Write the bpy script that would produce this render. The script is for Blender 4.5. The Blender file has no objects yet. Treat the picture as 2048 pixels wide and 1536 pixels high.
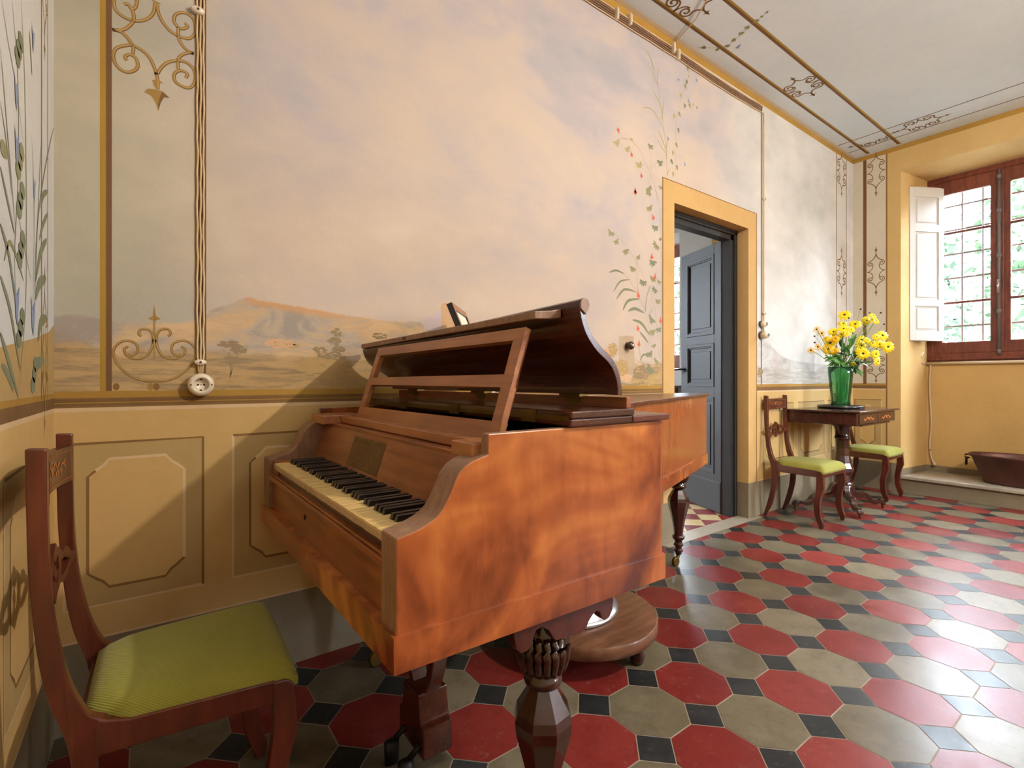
import bpy, bmesh, math, random
from mathutils import Vector, Matrix
R = math.radians
sc = bpy.context.scene
COL = sc.collection

# ------------------------------------------------------------------ camera, world, lights, exposure
CAM_H, CAM_D = 1.04, 1.935            # eye height; distance of the eye from the painted long wall (y = 0)
FOC, HOR, YAW = 989.2, 759.65, R(53.6)
cd = bpy.data.cameras.new('camera'); cam = bpy.data.objects.new('camera', cd); COL.objects.link(cam)
cam.location = (0, -CAM_D, CAM_H); cam.rotation_euler = (R(90), 0, YAW - R(90))
cd.sensor_width = 36.0; cd.lens = FOC / 2048 * 36.0; cd.shift_y = -(768 - HOR) / 2048
cd.clip_start = 0.02; cd.clip_end = 200
sc.camera = cam

SKY_LOW, SKY_HIGH = 7.0, 185.0
world = bpy.data.worlds.new('world'); sc.world = world; world.use_nodes = True
wn = world.node_tree.nodes; wn.clear()
w_out = wn.new('ShaderNodeOutputWorld'); w_bg = wn.new('ShaderNodeBackground')
w_bg.inputs[0].default_value = (0.82, 0.92, 1.06, 1)
# bright overcast zenith, far dimmer towards the horizon
w_tc = wn.new('ShaderNodeTexCoord'); w_sep = wn.new('ShaderNodeSeparateXYZ'); w_map = wn.new('ShaderNodeMapRange'); w_pow = wn.new('ShaderNodeMath')
world.node_tree.links.new(w_tc.outputs['Generated'], w_sep.inputs[0]); world.node_tree.links.new(w_sep.outputs[2], w_map.inputs[0])
w_map.inputs[1].default_value = 0.0; w_map.inputs[2].default_value = 0.75; w_map.inputs[3].default_value = SKY_LOW; w_map.inputs[4].default_value = SKY_HIGH; w_map.clamp = True
world.node_tree.links.new(w_map.outputs[0], w_bg.inputs[1])
world.node_tree.links.new(w_bg.outputs[0], w_out.inputs[0])

def lamp(name, kind, loc, energy, color, rot=(0, 0, 0), **kw):
    d = bpy.data.lights.new(name, kind); d.energy = energy; d.color = color
    for k, v in kw.items():
        if k == 'portal': d.cycles.is_portal = v
        else: setattr(d, k, v)
    o = bpy.data.objects.new(name, d); COL.objects.link(o); o.location = loc; o.rotation_euler = rot
    return o
# the warm room lamp, high over the middle of the room, out of the frame
lamp('room_lamp', 'POINT', (2.42, -2.95, 2.75), 265, (1.0, 0.87, 0.75), shadow_soft_size=0.035)
# daylight portals in the window openings
lamp('portal_window', 'AREA', (6.3, -0.965, 2.1), 1, (1, 1, 1), (0, R(90), 0), shape='RECTANGLE', size=1.8, size_y=1.1, portal=True)
lamp('portal_window_rear', 'AREA', (6.3, -4.35, 2.1), 1, (1, 1, 1), (0, R(90), 0), shape='RECTANGLE', size=1.8, size_y=1.3, portal=True)
lamp('portal_window_beyond', 'AREA', (6.3, 2.55, 2.1), 1, (1, 1, 1), (0, R(90), 0), shape='RECTANGLE', size=1.8, size_y=1.1, portal=True)

lamp('portal_added_opening_beyond', 'AREA', (2.1, 4.95, 2.0), 1, (1, 1, 1), (R(-90), 0, 0), shape='RECTANGLE', size=0.9, size_y=1.7, portal=True)  # bare opening added in the unseen far wall to brighten the next room
lamp('portal_window_behind', 'AREA', (4.85, -5.42, 2.1), 1, (1, 1, 1), (R(90), 0, 0), shape='RECTANGLE', size=0.85, size_y=1.8, portal=True)

sc.view_settings.view_transform = 'Standard'; sc.view_settings.look = 'None'
sc.view_settings.exposure = 0.06; sc.view_settings.gamma = 1.0; sc.view_settings.use_curve_mapping = False
try:
    sc.cycles.use_denoising = True
    sc.cycles.max_bounces = 10; sc.cycles.diffuse_bounces = 6; sc.cycles.sample_clamp_indirect = 6.0
    sc.cycles.caustics_reflective = False; sc.cycles.caustics_refractive = False
except Exception:
    pass

XL, XW, XP, YB, ZC = -0.217, 5.615, 6.12, -5.2, 3.215     # left wall, window wall, window plane, rear wall, ceiling
DX0, DX1, DZ = 2.72, 3.633, 2.175                          # doorway
_c, _s = math.cos(YAW), math.sin(YAW)
def wp(px, py):
    """where a spot of the painted long wall seen at (px, py) really lies: (x, z)"""
    u = (px - 1024) / FOC; v = (HOR - py) / FOC
    t = CAM_D / (_s - _c * u)
    return (t * (_c + _s * u), CAM_H + v * t)
def lp(px, py):
    """the same on the left wall: (y, z)"""
    u = (px - 1024) / FOC; v = (HOR - py) / FOC
    t = XL / (_c + _s * u)
    return (-CAM_D + t * (_s - _c * u), CAM_H + v * t)

# ------------------------------------------------------------------ materials
def lin(h):
    h = h.lstrip('#'); o = []
    for i in (0, 2, 4):
        c = int(h[i:i + 2], 16) / 255
        o.append(c / 12.92 if c <= 0.04045 else ((c + 0.055) / 1.055) ** 2.4)
    return (*o, 1)
class NT:
    def __init__(s, name):
        s.m = bpy.data.materials.new(name); s.m.use_nodes = True
        s.n = s.m.node_tree.nodes; s.l = s.m.node_tree.links
        s.b = s.n['Principled BSDF']
    def new(s, t, **kw):
        n = s.n.new(t)
        for k, v in kw.items(): setattr(n, k, v)
        return n
    def put(s, n, i, v):
        if isinstance(v, bpy.types.NodeSocket): s.l.new(v, n.inputs[i])
        elif v is not None: n.inputs[i].default_value = v
    def obj(s): return s.new('ShaderNodeTexCoord').outputs['Object']
    def xyz(s, v):
        n = s.new('ShaderNodeSeparateXYZ'); s.put(n, 0, v); return n.outputs
    def mapping(s, v, scale=(1, 1, 1), loc=(0, 0, 0), rot=(0, 0, 0)):
        n = s.new('ShaderNodeMapping'); s.put(n, 0, v); n.inputs['Scale'].default_value = scale
        n.inputs['Location'].default_value = loc; n.inputs['Rotation'].default_value = rot
        return n.outputs[0]
    def noise(s, v, scale, detail=3, rough=0.5, dist=0.0):
        n = s.new('ShaderNodeTexNoise'); s.put(n, 'Vector', v)
        n.inputs['Scale'].default_value = scale; n.inputs['Detail'].default_value = detail
        n.inputs['Roughness'].default_value = rough; n.inputs['Distortion'].default_value = dist
        return n.outputs[0]
    def math(s, op, a, b=0.0, clamp=False):
        n = s.new('ShaderNodeMath', operation=op, use_clamp=clamp); s.put(n, 0, a); s.put(n, 1, b); return n.outputs[0]
    def ramp(s, f, stops, interp='LINEAR'):
        n = s.new('ShaderNodeValToRGB'); s.put(n, 0, f); cr = n.color_ramp; cr.interpolation = interp
        while len(cr.elements) > 1: cr.elements.remove(cr.elements[-1])
        cr.elements[0].position = stops[0][0]; cr.elements[0].color = stops[0][1]
        for p, c in stops[1:]:
            e = cr.elements.new(p); e.color = c
        return n.outputs[0]
    def mix(s, f, a, b, mode='MIX'):
        n = s.new('ShaderNodeMix', data_type='RGBA', blend_type=mode); s.put(n, 0, f); s.put(n, 6, a); s.put(n, 7, b)
        return n.outputs[2]
    def rng(s, v, a, b, c=0.0, d=1.0, smooth=True):
        n = s.new('ShaderNodeMapRange'); n.interpolation_type = 'SMOOTHSTEP' if smooth else 'LINEAR'
        s.put(n, 0, v); n.inputs[1].default_value = a; n.inputs[2].default_value = b
        n.inputs[3].default_value = c; n.inputs[4].default_value = d; return n.outputs[0]
    def bump(s, h, strength=0.2, dist=0.01):
        n = s.new('ShaderNodeBump'); n.inputs['Strength'].default_value = strength
        n.inputs['Distance'].default_value = dist; s.put(n, 'Height', h); s.l.new(n.outputs[0], s.b.inputs['Normal'])
    def done(s, col=None, rough=0.5, coat=0.0, metal=0.0, spec=0.5, coat_rough=0.1):
        if col is not None: s.put(s.b, 'Base Color', col)
        s.put(s.b, 'Roughness', rough); s.b.inputs['Coat Weight'].default_value = coat
        s.b.inputs['Coat Roughness'].default_value = coat_rough
        s.b.inputs['Metallic'].default_value = metal; s.b.inputs['Specular IOR Level'].default_value = spec
        return s.m
def plain(name, h, rough=0.6, metal=0.0, var=0.12, scale=8, coat=0.0, spec=0.5):
    t = NT(name); c = lin(h); v = t.noise(t.obj(), scale, 4)
    d = tuple(x * (1 - var) for x in c[:3]) + (1,); e = tuple(min(1, x * (1 + var)) for x in c[:3]) + (1,)
    return t.done(t.ramp(v, [(0.3, d), (0.7, e)]), rough, coat, metal, spec)
def wood(name, c1, c2, c3, rough=0.3, coat=0.3, stretch=(14, 14, 1.2), figure=2.2, amt=0.55, cr=0.12):
    t = NT(name); o = t.obj()
    fig = t.noise(o, figure, 3, 0.55, 1.6)
    g = t.noise(t.mapping(o, stretch), 3.0, 5, 0.6, 0.4)
    a = t.math('ADD', t.math('MULTIPLY', fig, amt), t.math('MULTIPLY', g, 1 - amt))
    col = t.ramp(a, [(0.34, lin(c1)), (0.5, lin(c2)), (0.66, lin(c3))])
    t.bump(g, 0.04, 0.002)
    return t.done(col, rough, coat, coat_rough=cr)
def plaster(name, h1, h2, rough=0.85, scale=1.3):
    t = NT(name); o = t.obj()
    n1 = t.noise(o, scale, 5, 0.6); n2 = t.noise(o, 22, 4, 0.7)
    a = t.math('ADD', t.math('MULTIPLY', n1, 0.75), t.math('MULTIPLY', n2, 0.25))
    col = t.ramp(a, [(0.36, lin(h1)), (0.64, lin(h2))])
    n3 = t.noise(o, 60, 3, 0.6)
    t.bump(t.math('ADD', t.math('MULTIPLY', n3, 0.4), t.noise(o, 9, 3)), 0.25, 0.006)
    return t.done(col, rough, spec=0.25)

M = {}
M['ochre'] = plaster('ochre_paint', 'C2A066', 'CCAC72')
M['ochre_surround'] = plaster('ochre_door_paint', 'BE9A60', 'CAA66E')
M['taupe'] = plaster('taupe_paint', 'AE935E', 'B99E6A')
M['cream_line'] = plaster('cream_line_paint', 'C9AC82', 'DCC29C')
M['shade_line'] = plaster('brown_line_paint', '7A5C33', '8A6A3E')
M['base_grey'] = plaster('base_grey_paint', '786C56', '8A7E68')
M['band_brown'] = plaster('brown_band_paint', '6E5132', '86673F')
M['band_gold'] = plaster('gold_band_paint', '9A7634', 'B08A40')
M['paint_gold'] = plaster('gold_stripe_paint', '9C7A30', 'A98636')
M['paint_brown'] = plaster('dark_stripe_paint', '6A4C30', '775839')
M['scroll_dark'] = plaster('scroll_brown_paint', '6E532F', '82643A')
M['scroll_gold'] = plaster('scroll_gold_paint', '94743C', 'A5854A')
M['scroll_light'] = plaster('scroll_highlight_paint', 'B4925C', 'C4A36E')
M['leaf_paint'] = plaster('leaf_green_paint', '84825E', '94926C')
M['leaf_dark'] = plaster('leaf_dark_paint', '747860', '84886C')
M['leaf_pale'] = plaster('leaf_pale_paint', 'A2986C', 'AFA67C')
M['stem_paint'] = plaster('stem_paint', 'A99878', 'B3A283')
M['red_paint'] = plaster('red_flower_paint', 'C4563F', 'D06A50')
M['blue_paint'] = plaster('blue_flower_paint', '7E8CA8', '8C99B0')
M['tree_paint'] = plaster('tree_smudge_paint', '8A7658', '9A8667')
M['bush_paint'] = plaster('bush_smudge_paint', 'A98D5C', 'B89A68')
M['tower_paint'] = plaster('tower_paint', 'AC977C', 'B9A48A', scale=6)
M['orange_paint'] = plaster('orange_paint', 'C69E74', 'CEA884', scale=5)
M['lilac_paint'] = plaster('lilac_paint', 'BDAEAE', 'C6B7B5', scale=5)
M['left_plaster'] = plaster('left_wall_paint', 'C0C2C0', 'D2D0C8', scale=1.1)
M['strip_plaster'] = plaster('strip_paint', 'C6BCA8', 'D4CAB6')
M['ceiling'] = plaster('ceiling_paint', 'D0DDE6', 'DEE8F0', scale=0.9)
M['ceiling_edge'] = plaster('ceiling_edge_paint', 'D8CDB6', 'E2D8C4')
M['white_wall'] = plaster('white_plaster', 'C8C8C4', 'D6D6D2')
M['stone_step'] = plaster('step_stone', '8E8475', 'A89C8A', rough=0.45, scale=3)
M['marble'] = plaster('threshold_marble', '8C8270', '9C927E', rough=0.35, scale=4)

def mural_material(ridge):
    """faded painted landscape: low hills under a wide cloudy sky"""
    t = NT('mural_paint'); o = t.obj(); s = t.xyz(o); x, z = s[0], s[2]
    n_big = t.noise(t.mapping(o, (0.9, 1, 1.25)), 0.95, 4, 0.55, 0.6)
    n_mid = t.noise(t.mapping(o, (1, 1, 1.7)), 3.1, 5, 0.6, 0.3)
    n_fine = t.noise(o, 26, 4, 0.65)
    cl = t.math('ADD', t.math('MULTIPLY', n_big, 0.68), t.math('MULTIPLY', n_mid, 0.32))
    lilac, peach, cream, grey = lin('B6AEB0'), lin('CFBBA6'), lin('DACABA'), lin('B4AFA1')
    hi = t.ramp(cl, [(0.38, lin('A6A4A8')), (0.48, lin('B5ADAD')), (0.54, lin('C0B3AA')), (0.64, lin('C8B8A8'))])
    lo = t.ramp(cl, [(0.38, lin('B8ACA4')), (0.5, lin('C6B4A2')), (0.62, lin('D0C0AE'))])
    sky = t.mix(t.rng(z, 1.5, 2.15), lo, hi)
    # greenish left end, pale grey right end behind the table
    sky = t.mix(t.rng(x, 0.45, -0.15), sky, t.ramp(cl, [(0.40, lin('A9A28E')), (0.60, lin('BEB49E'))]))
    pale = t.ramp(cl, [(0.36, lin('BCBCB8')), (0.64, lin('E0DEDA'))])
    sky = t.mix(t.rng(x, 2.9, 3.9), sky, pale)
    # hills
    fc = t.new('ShaderNodeFloatCurve'); cv = fc.mapping.curves[0]
    x0, x1, z0, z1 = -0.3, 5.7, 0.9, 1.5
    pts = [((px - x0) / (x1 - x0), (pz - z0) / (z1 - z0)) for px, pz in ridge]
    cv.points[0].location = pts[0]; cv.points[1].location = pts[-1]
    for p in pts[1:-1]: cv.points.new(*p)
    fc.mapping.update(); t.put(fc, 0, 1.0)
    t.put(fc, 1, t.rng(x, x0, x1, smooth=False))
    rz = t.rng(fc.outputs[0], 0, 1, z0, z1, smooth=False)
    rz = t.math('ADD', rz, t.math('MULTIPLY', t.math('SUBTRACT', n_fine, 0.5), 0.018))
    d = t.math('SUBTRACT', rz, z)
    hill = t.rng(d, -0.004, 0.008)
    hm = t.noise(t.mapping(o, (1, 1, 2.0)), 3.6, 6, 0.65, 0.9)
    hcol = t.ramp(hm, [(0.40, lin('9C9084')), (0.48, lin('B0A08C')), (0.54, lin('BFA27E')), (0.62, lin('CCAC84'))])
    hcol = t.mix(t.rng(x, 2.7, 3.3), hcol, t.ramp(hm, [(0.36, lin('A9A8A6')), (0.62, lin('C9C8C2'))]))
    col = t.mix(hill, sky, hcol)
    # orange rim along the lit side of the mountain
    rim = t.math('MULTIPLY', t.rng(d, 0.035, 0.004), t.rng(d, -0.006, 0.004))
    rim = t.math('MULTIPLY', rim, t.math('MULTIPLY', t.rng(x, 0.25, 0.30), t.rng(x, 0.75, 0.5)))
    col = t.mix(t.math('MULTIPLY', rim, 0.8), col, lin('C99560'))
    # foreground meadow, brushed in horizontal strokes
    gn = t.noise(t.mapping(o, (1.4, 1, 11)), 4.0, 5, 0.65, 0.3)
    edge = t.math('ADD', z, t.math('MULTIPLY', t.math('SUBTRACT', hm, 0.5), 0.16))
    g = t.rng(edge, 1.145, 1.115)
    gcol = t.ramp(gn, [(0.38, lin('8E7A5C')), (0.48, lin('A68C66')), (0.57, lin('BA9A6A')), (0.68, lin('A99470'))])
    gcol = t.mix(t.rng(x, 2.7, 3.3), gcol, t.ramp(gn, [(0.36, lin('A3A09A')), (0.64, lin('C4C1B8'))]))
    col = t.mix(g, col, gcol)
    wear = t.rng(t.noise(o, 60, 3, 0.8), 0.60, 0.72)
    col = t.mix(t.math('MULTIPLY', wear, 0.22), col, lin('D8C9AC'))
    t.bump(t.math('ADD', t.math('MULTIPLY', t.noise(o, 70, 3, 0.6), 0.35), t.noise(o, 8, 4)), 0.28, 0.006)
    return t.done(col, 0.85, spec=0.25)

# piano and furniture woods
M['veneer'] = wood('figured_walnut_veneer', '5A240E', '9E5428', 'CC803E', 0.26, 0.45, (6, 6, 2.2), 2.6, 0.78, 0.14)
M['veneer_plain'] = wood('plain_walnut_veneer', '8E4C26', 'A05A30', 'B06A3C', 0.26, 0.45, (7, 7, 1.4), 1.6, 0.6, 0.14)
M['walnut'] = wood('walnut_wood', '643418', '844822', '9E6034', 0.34, 0.25, (16, 1.5, 16), 1.6, 0.45)
M['walnut_desk'] = wood('desk_wood', '84512E', '9E653C', 'B07648', 0.38, 0.2, (16, 1.4, 16), 1.4, 0.4)
M['walnut_dark'] = wood('dark_walnut_wood', '34180E', '4A2214', '64301C', 0.24, 0.4, (14, 1.2, 14), 1.5, 0.5)
M['walnut_worn'] = wood('worn_edge_wood', '70503A', '86634A', '9C7858', 0.5, 0.05, (20, 20, 3), 4, 0.4)
M['mahogany'] = wood('mahogany_wood', '3C1A12', '542618', '6C3620', 0.3, 0.35, (16, 16, 1.4), 2.0, 0.45)
M['mahogany_red'] = wood('red_mahogany_wood', '3A150B', '502012', '682E1A', 0.3, 0.35, (10, 10, 1.6), 2.4, 0.5)
M['leg_wood'] = wood('turned_leg_wood', '220D07', '35160C', '482012', 0.2, 0.6, (14, 14, 1.4), 2, 0.45, 0.08)
M['table_wood'] = wood('dark_table_wood', '2A1312', '3A1C18', '4C2822', 0.22, 0.5, (16, 16, 1.4), 2.0, 0.45)
M['inlay'] = plain('inlay_wood', 'A8622E', 0.35)
M['black_void'] = plain('piano_interior_dark', '100B08', 0.9)  # black stands in for the darkness inside the case
M['ivory'] = plain('ivory_key', 'DCBE7C', 0.28, var=0.05, scale=30, coat=0.3)
M['ivory_front'] = plain('key_front', 'B79C78', 0.5, var=0.08)
M['ebony'] = plain('ebony_key', '14110E', 0.28, var=0.2, coat=0.3)
M['brass_old'] = plain('old_brass', '6C5526', 0.45, 0.8, 0.2, 20)
M['brass_plate'] = plain('name_plate_brass', '6E4E2E', 0.5, 0.1, 0.2, 60)
M['steel'] = plain('brushed_silver', 'B4B4BA', 0.28, 0.95, 0.05)
M['iron'] = plain('dark_iron', '22201F', 0.5, 0.6)
M['door_grey'] = plain('grey_door_paint', '201F1E', 0.5, var=0.1, scale=5)
M['door_frame'] = plain('dark_frame_paint', '1F1E1E', 0.5, var=0.12, scale=5)
M['door_edge'] = plain('oxblood_edge_paint', '3A1E22', 0.45)
M['window_wood'] = wood('window_frame_wood', '4A2018', '6A3222', '84452E', 0.45, 0.15, (12, 12, 2), 2, 0.4)
M['shutter'] = plain('white_shutter_paint', 'DAD9D4', 0.5, var=0.03)
M['grille'] = plain('grille_iron', '6E6F72', 0.6, 0.2)
M['pipe'] = plain('painted_pipe', 'C9B79A', 0.5, var=0.06)
M['cord'] = plain('fabric_cord', 'CDB28A', 0.8, var=0.08, scale=40)
M['cord_dark'] = plain('dark_wire', '8C6B50', 0.8, var=0.1, scale=40)
M['porcelain'] = plain('porcelain', 'DDD0B8', 0.22, var=0.03, coat=0.4)
M['bakelite'] = plain('brown_bakelite', '3A2016', 0.2, coat=0.5)
M['hole'] = plain('dark_hole', '0C0806', 0.8)
M['copper'] = plain('old_copper', '5A3A30', 0.42, 0.55, 0.3, 5)
M['tray'] = plain('black_lacquer', '1E191A', 0.25, var=0.1, coat=0.4)
M['petal'] = plain('yellow_petal', 'FBDA00', 0.5, var=0.08, scale=30)
M['petal_backlit'] = plain('backlit_yellow_petal', 'F2BC04', 0.5, var=0.12, scale=30)  # deeper yellow puts the backlit shade into the petal colour
M['seed'] = plain('flower_centre', '3A1F0A', 0.8)
M['plant'] = plain('plant_green', '4E8A30', 0.5, var=0.3, scale=20)
M['plant_dark'] = plain('plant_dark_green', '2F5F2A', 0.5, var=0.3, scale=20)
M['frame_black'] = plain('black_frame', '1A1412', 0.35)
M['frame_rose'] = plain('rose_wood_frame', '9A6A4E', 0.4)
M['mat_white'] = plain('white_mat_board', 'E6E2D0', 0.7, var=0.02)
M['print_grey'] = plain('grey_print', '8A8684', 0.6, var=0.2, scale=14)

def fabric(name, h1, h2):
    t = NT(name); o = t.obj()
    w = t.new('ShaderNodeTexWave', wave_type='BANDS', bands_direction='DIAGONAL')
    t.put(w, 'Vector', o); w.inputs['Scale'].default_value = 95; w.inputs['Distortion'].default_value = 0.6
    n = t.noise(o, 5, 3)
    col = t.mix(t.math('MULTIPLY', w.outputs[1], 0.35), t.ramp(n, [(0.3, lin(h1)), (0.7, lin(h2))]), lin('6E6A1E'))
    t.bump(w.outputs[1], 0.5, 0.0015)
    t.b.inputs['Sheen Weight'].default_value = 0.15
    return t.done(col, 0.8, spec=0.2)
M['green_cloth'] = fabric('green_ribbed_cloth', '8E8C38', '9C9A44')

def clear_glass(name, tint, gloss):
    t = NT(name); t.n.remove(t.b)
    tr = t.new('ShaderNodeBsdfTransparent'); tr.inputs[0].default_value = tint
    gl = t.new('ShaderNodeBsdfGlossy'); gl.inputs['Roughness'].default_value = 0.03
    fr = t.new('ShaderNodeFresnel'); fr.inputs[0].default_value = 1.35
    mx = t.new('ShaderNodeMixShader'); t.l.new(t.math('MULTIPLY', fr.outputs[0], gloss), mx.inputs[0])
    t.l.new(tr.outputs[0], mx.inputs[1]); t.l.new(gl.outputs[0], mx.inputs[2])
    t.l.new(mx.outputs[0], t.n['Material Output'].inputs[0]); return t.m
M['glass'] = clear_glass('window_glass', (0.97, 0.98, 0.98, 1), 0.6)
def green_glass():
    t = NT('green_vase_glass'); t.n.remove(t.b)
    tr = t.new('ShaderNodeBsdfTransparent'); tr.inputs[0].default_value = (0.80, 0.99, 0.86, 1)
    tl = t.new('ShaderNodeBsdfTranslucent'); tl.inputs[0].default_value = (0.14, 0.80, 0.34, 1)
    df = t.new('ShaderNodeBsdfDiffuse'); df.inputs[0].default_value = (0.05, 0.50, 0.18, 1)
    gl = t.new('ShaderNodeBsdfGlossy'); gl.inputs['Roughness'].default_value = 0.06
    fr = t.new('ShaderNodeFresnel'); fr.inputs[0].default_value = 1.45
    a = t.new('ShaderNodeMixShader'); a.inputs[0].default_value = 0.3; t.l.new(tl.outputs[0], a.inputs[1]); t.l.new(df.outputs[0], a.inputs[2])
    b = t.new('ShaderNodeMixShader'); b.inputs[0].default_value = 0.22; t.l.new(tr.outputs[0], b.inputs[1]); t.l.new(a.outputs[0], b.inputs[2])
    c = t.new('ShaderNodeMixShader'); t.l.new(fr.outputs[0], c.inputs[0]); t.l.new(b.outputs[0], c.inputs[1]); t.l.new(gl.outputs[0], c.inputs[2])
    t.l.new(c.outputs[0], t.n['Material Output'].inputs[0]); return t.m
M['green_glass'] = green_glass()

def tile_material(name, h1, h2, h3, rough):
    t = NT(name); o = t.obj()
    a = t.new('ShaderNodeAttribute'); a.attribute_name = 'tone'; a.attribute_type = 'GEOMETRY'
    base = t.ramp(a.outputs['Fac'], [(0, lin(h1)), (0.5, lin(h2)), (1, lin(h3))])
    n = t.noise(o, 7, 5, 0.6, 0.0)
    col = t.mix(t.rng(n, 0.38, 0.66, 0, 0.5), base, lin(h3)); col = t.mix(t.rng(t.noise(o, 11, 6, 0.75), 0.45, 0.68, 0, 0.55), col, lin(h1))
    sc_ = t.rng(t.noise(o, 30, 5, 0.8), 0.56, 0.74, 0, 0.32)
    col = t.mix(sc_, col, lin('9A9186'))
    t.bump(t.noise(o, 12, 4, 0.6), 0.10, 0.004)
    return t.done(col, t.rng(n, 0.2, 0.8, rough - 0.04, rough + 0.06), spec=0.18)
M['tile_red'] = tile_material('red_cement_tile', '5C1816', '6C211D', '7A2E28', 0.32)
M['tile_grey'] = tile_material('grey_cement_tile', '4E4636', '605643', '746A56', 0.32)
M['tile_black'] = tile_material('black_cement_tile', '1E1F1E', '272828', '363737', 0.32)
M['grout'] = plain('grout', '948A7A', 0.8)
M['tile_clay'] = tile_material('clay_tile', '8A2C20', '9A3828', 'A24A34', 0.35)
M['tile_sand'] = tile_material('sand_tile', 'A08C60', 'B09C6E', 'BCA97E', 0.35)
M['foliage'] = plain('garden_leaf', '33482A', 0.6, var=0.4, scale=2)
M['foliage2'] = plain('garden_leaf_dark', '2A3E26', 0.6, var=0.4, scale=2)
M['bark'] = plain('bark', '5A4A3A', 0.9)
M['gravel_bounce'] = plain('gravel_bounce', 'BCBEBA', 0.9, scale=3)  # gravel court, paled to bounce daylight up onto the ceiling

# ------------------------------------------------------------------ mesh builder
class MB:
    def __init__(s): s.v = []; s.f = []; s.mi = []; s.tone = []; s.sm = []
    def face(s, pts, mi=0, tone=0.5, sm=False):
        i = len(s.v); s.v += [tuple(p) for p in pts]; s.f.append(tuple(range(i, i + len(pts))))
        s.mi.append(mi); s.tone.append(tone); s.sm.append(sm)
    def raw(s, vs, fs, mi=0, sm=False):
        i = len(s.v); s.v += [tuple(p) for p in vs]
        for f in fs: s.f.append(tuple(i + k for k in f)); s.mi.append(mi); s.tone.append(0.5); s.sm.append(sm)
    def box(s, x0, x1, y0, y1, z0, z1, mi=0, fn=None):
        vs = [(x, y, z) for z in (z0, z1) for y in (y0, y1) for x in (x0, x1)]
        if fn: vs = [fn(*v) for v in vs]
        s.raw(vs, [(0, 2, 3, 1), (4, 5, 7, 6), (0, 1, 5, 4), (2, 6, 7, 3), (0, 4, 6, 2), (1, 3, 7, 5)], mi)
    def prism(s, poly, fn, a, b, mi=0, mi_side=None):
        """poly: 2D outline; fn(u, v, w) -> point; extruded from w = a to w = b"""
        n = len(poly); vs = [fn(u, v, a) for u, v in poly] + [fn(u, v, b) for u, v in poly]
        s.raw(vs, [tuple(range(n))[::-1], tuple(range(n, 2 * n))], mi)
        s.raw(vs, [(i, (i + 1) % n, n + (i + 1) % n, n + i) for i in range(n)], mi if mi_side is None else mi_side)
    def rings(s, rs, mi=0, cap=True, sm=True, closed=True):
        n = len(rs[0]); vs = [p for r in rs for p in r]; fs = []
        for k in range(len(rs) - 1):
            for i in range(n if closed else n - 1):
                j = (i + 1) % n
                fs.append((k * n + i, k * n + j, (k + 1) * n + j, (k + 1) * n + i))
        s.raw(vs, fs, mi, sm)
        if cap:
            s.raw(rs[0], [tuple(range(n))[::-1]], mi); s.raw(rs[-1], [tuple(range(n))], mi)
    def lathe(s, prof, cx=0, cy=0, n=24, mi=0, sm=True, cap=True, flute=None, sx=1, sy=1, off=0.0):
        rs = []
        for r, z in prof:
            ring = []
            for i in range(n):
                a = 2 * math.pi * i / n + off; rr = r
                if flute: rr = flute(r, z, a)
                ring.append((cx + rr * math.cos(a) * sx, cy + rr * math.sin(a) * sy, z))
            rs.append(ring)
        s.rings(rs, mi, cap, sm)
    def tube(s, pts, r, n=8, mi=0, cap=True):
        P = [Vector(p) for p in pts]; rs = []; up = Vector((0, 0, 1))
        for i, p in enumerate(P):
            d = (P[min(i + 1, len(P) - 1)] - P[max(i - 1, 0)]).normalized()
            a = d.cross(up)
            if a.length < 0.1: a = d.cross(Vector((0, 1, 0)))
            a.normalize(); b = d.cross(a); rr = r(i / (len(P) - 1)) if callable(r) else r
            rs.append([tuple(p + (a * math.cos(2 * math.pi * k / n) + b * math.sin(2 * math.pi * k / n)) * rr) for k in range(n)])
        s.rings(rs, mi, cap)
    def ribbon(s, pts, w, fn, mi=0, off=0.001):
        """flat painted stroke on a wall; w a number or a function of 0..1"""
        n = len(pts); L = []; Rr = []
        for i, (x, y) in enumerate(pts):
            x0, y0 = pts[max(i - 1, 0)]; x1, y1 = pts[min(i + 1, n - 1)]
            dx, dy = x1 - x0, y1 - y0; l = math.hypot(dx, dy) or 1; ww = (w(i / (n - 1)) if callable(w) else w) / 2
            L.append((x - dy / l * ww, y + dx / l * ww)); Rr.append((x + dy / l * ww, y - dx / l * ww))
        for i in range(n - 1):
            s.face([fn(*L[i], off), fn(*L[i + 1], off), fn(*Rr[i + 1], off), fn(*Rr[i], off)], mi)
    def build(s, name, mats, parent=None, loc=(0, 0, 0), bevel=0.0, tone=False, orient=True, seg=2):
        me = bpy.data.meshes.new(name)
        vs = [(x - loc[0], y - loc[1], z - loc[2]) for x, y, z in s.v]
        me.from_pydata(vs, [], s.f); mats = mats if isinstance(mats, (list, tuple)) else [mats]
        for m in mats: me.materials.append(m)
        for p, mi, sm in zip(me.polygons, s.mi, s.sm): p.material_index = mi; p.use_smooth = sm
        if tone:
            at = me.attributes.new('tone', 'FLOAT', 'FACE')
            for i, v in enumerate(s.tone): at.data[i].value = v
        if orient:
            bm = bmesh.new(); bm.from_mesh(me); bmesh.ops.remove_doubles(bm, verts=bm.verts, dist=1e-5)
            bmesh.ops.recalc_face_normals(bm, faces=bm.faces); bm.to_mesh(me); bm.free()
        o = bpy.data.objects.new(name, me); COL.objects.link(o)
        if parent: o.parent = parent
        else: o.location = loc
        if bevel:
            b = o.modifiers.new('edge', 'BEVEL'); b.width = bevel; b.segments = seg; b.limit_method = 'ANGLE'; b.angle_limit = R(35)
            b.harden_normals = False
        return o
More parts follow.
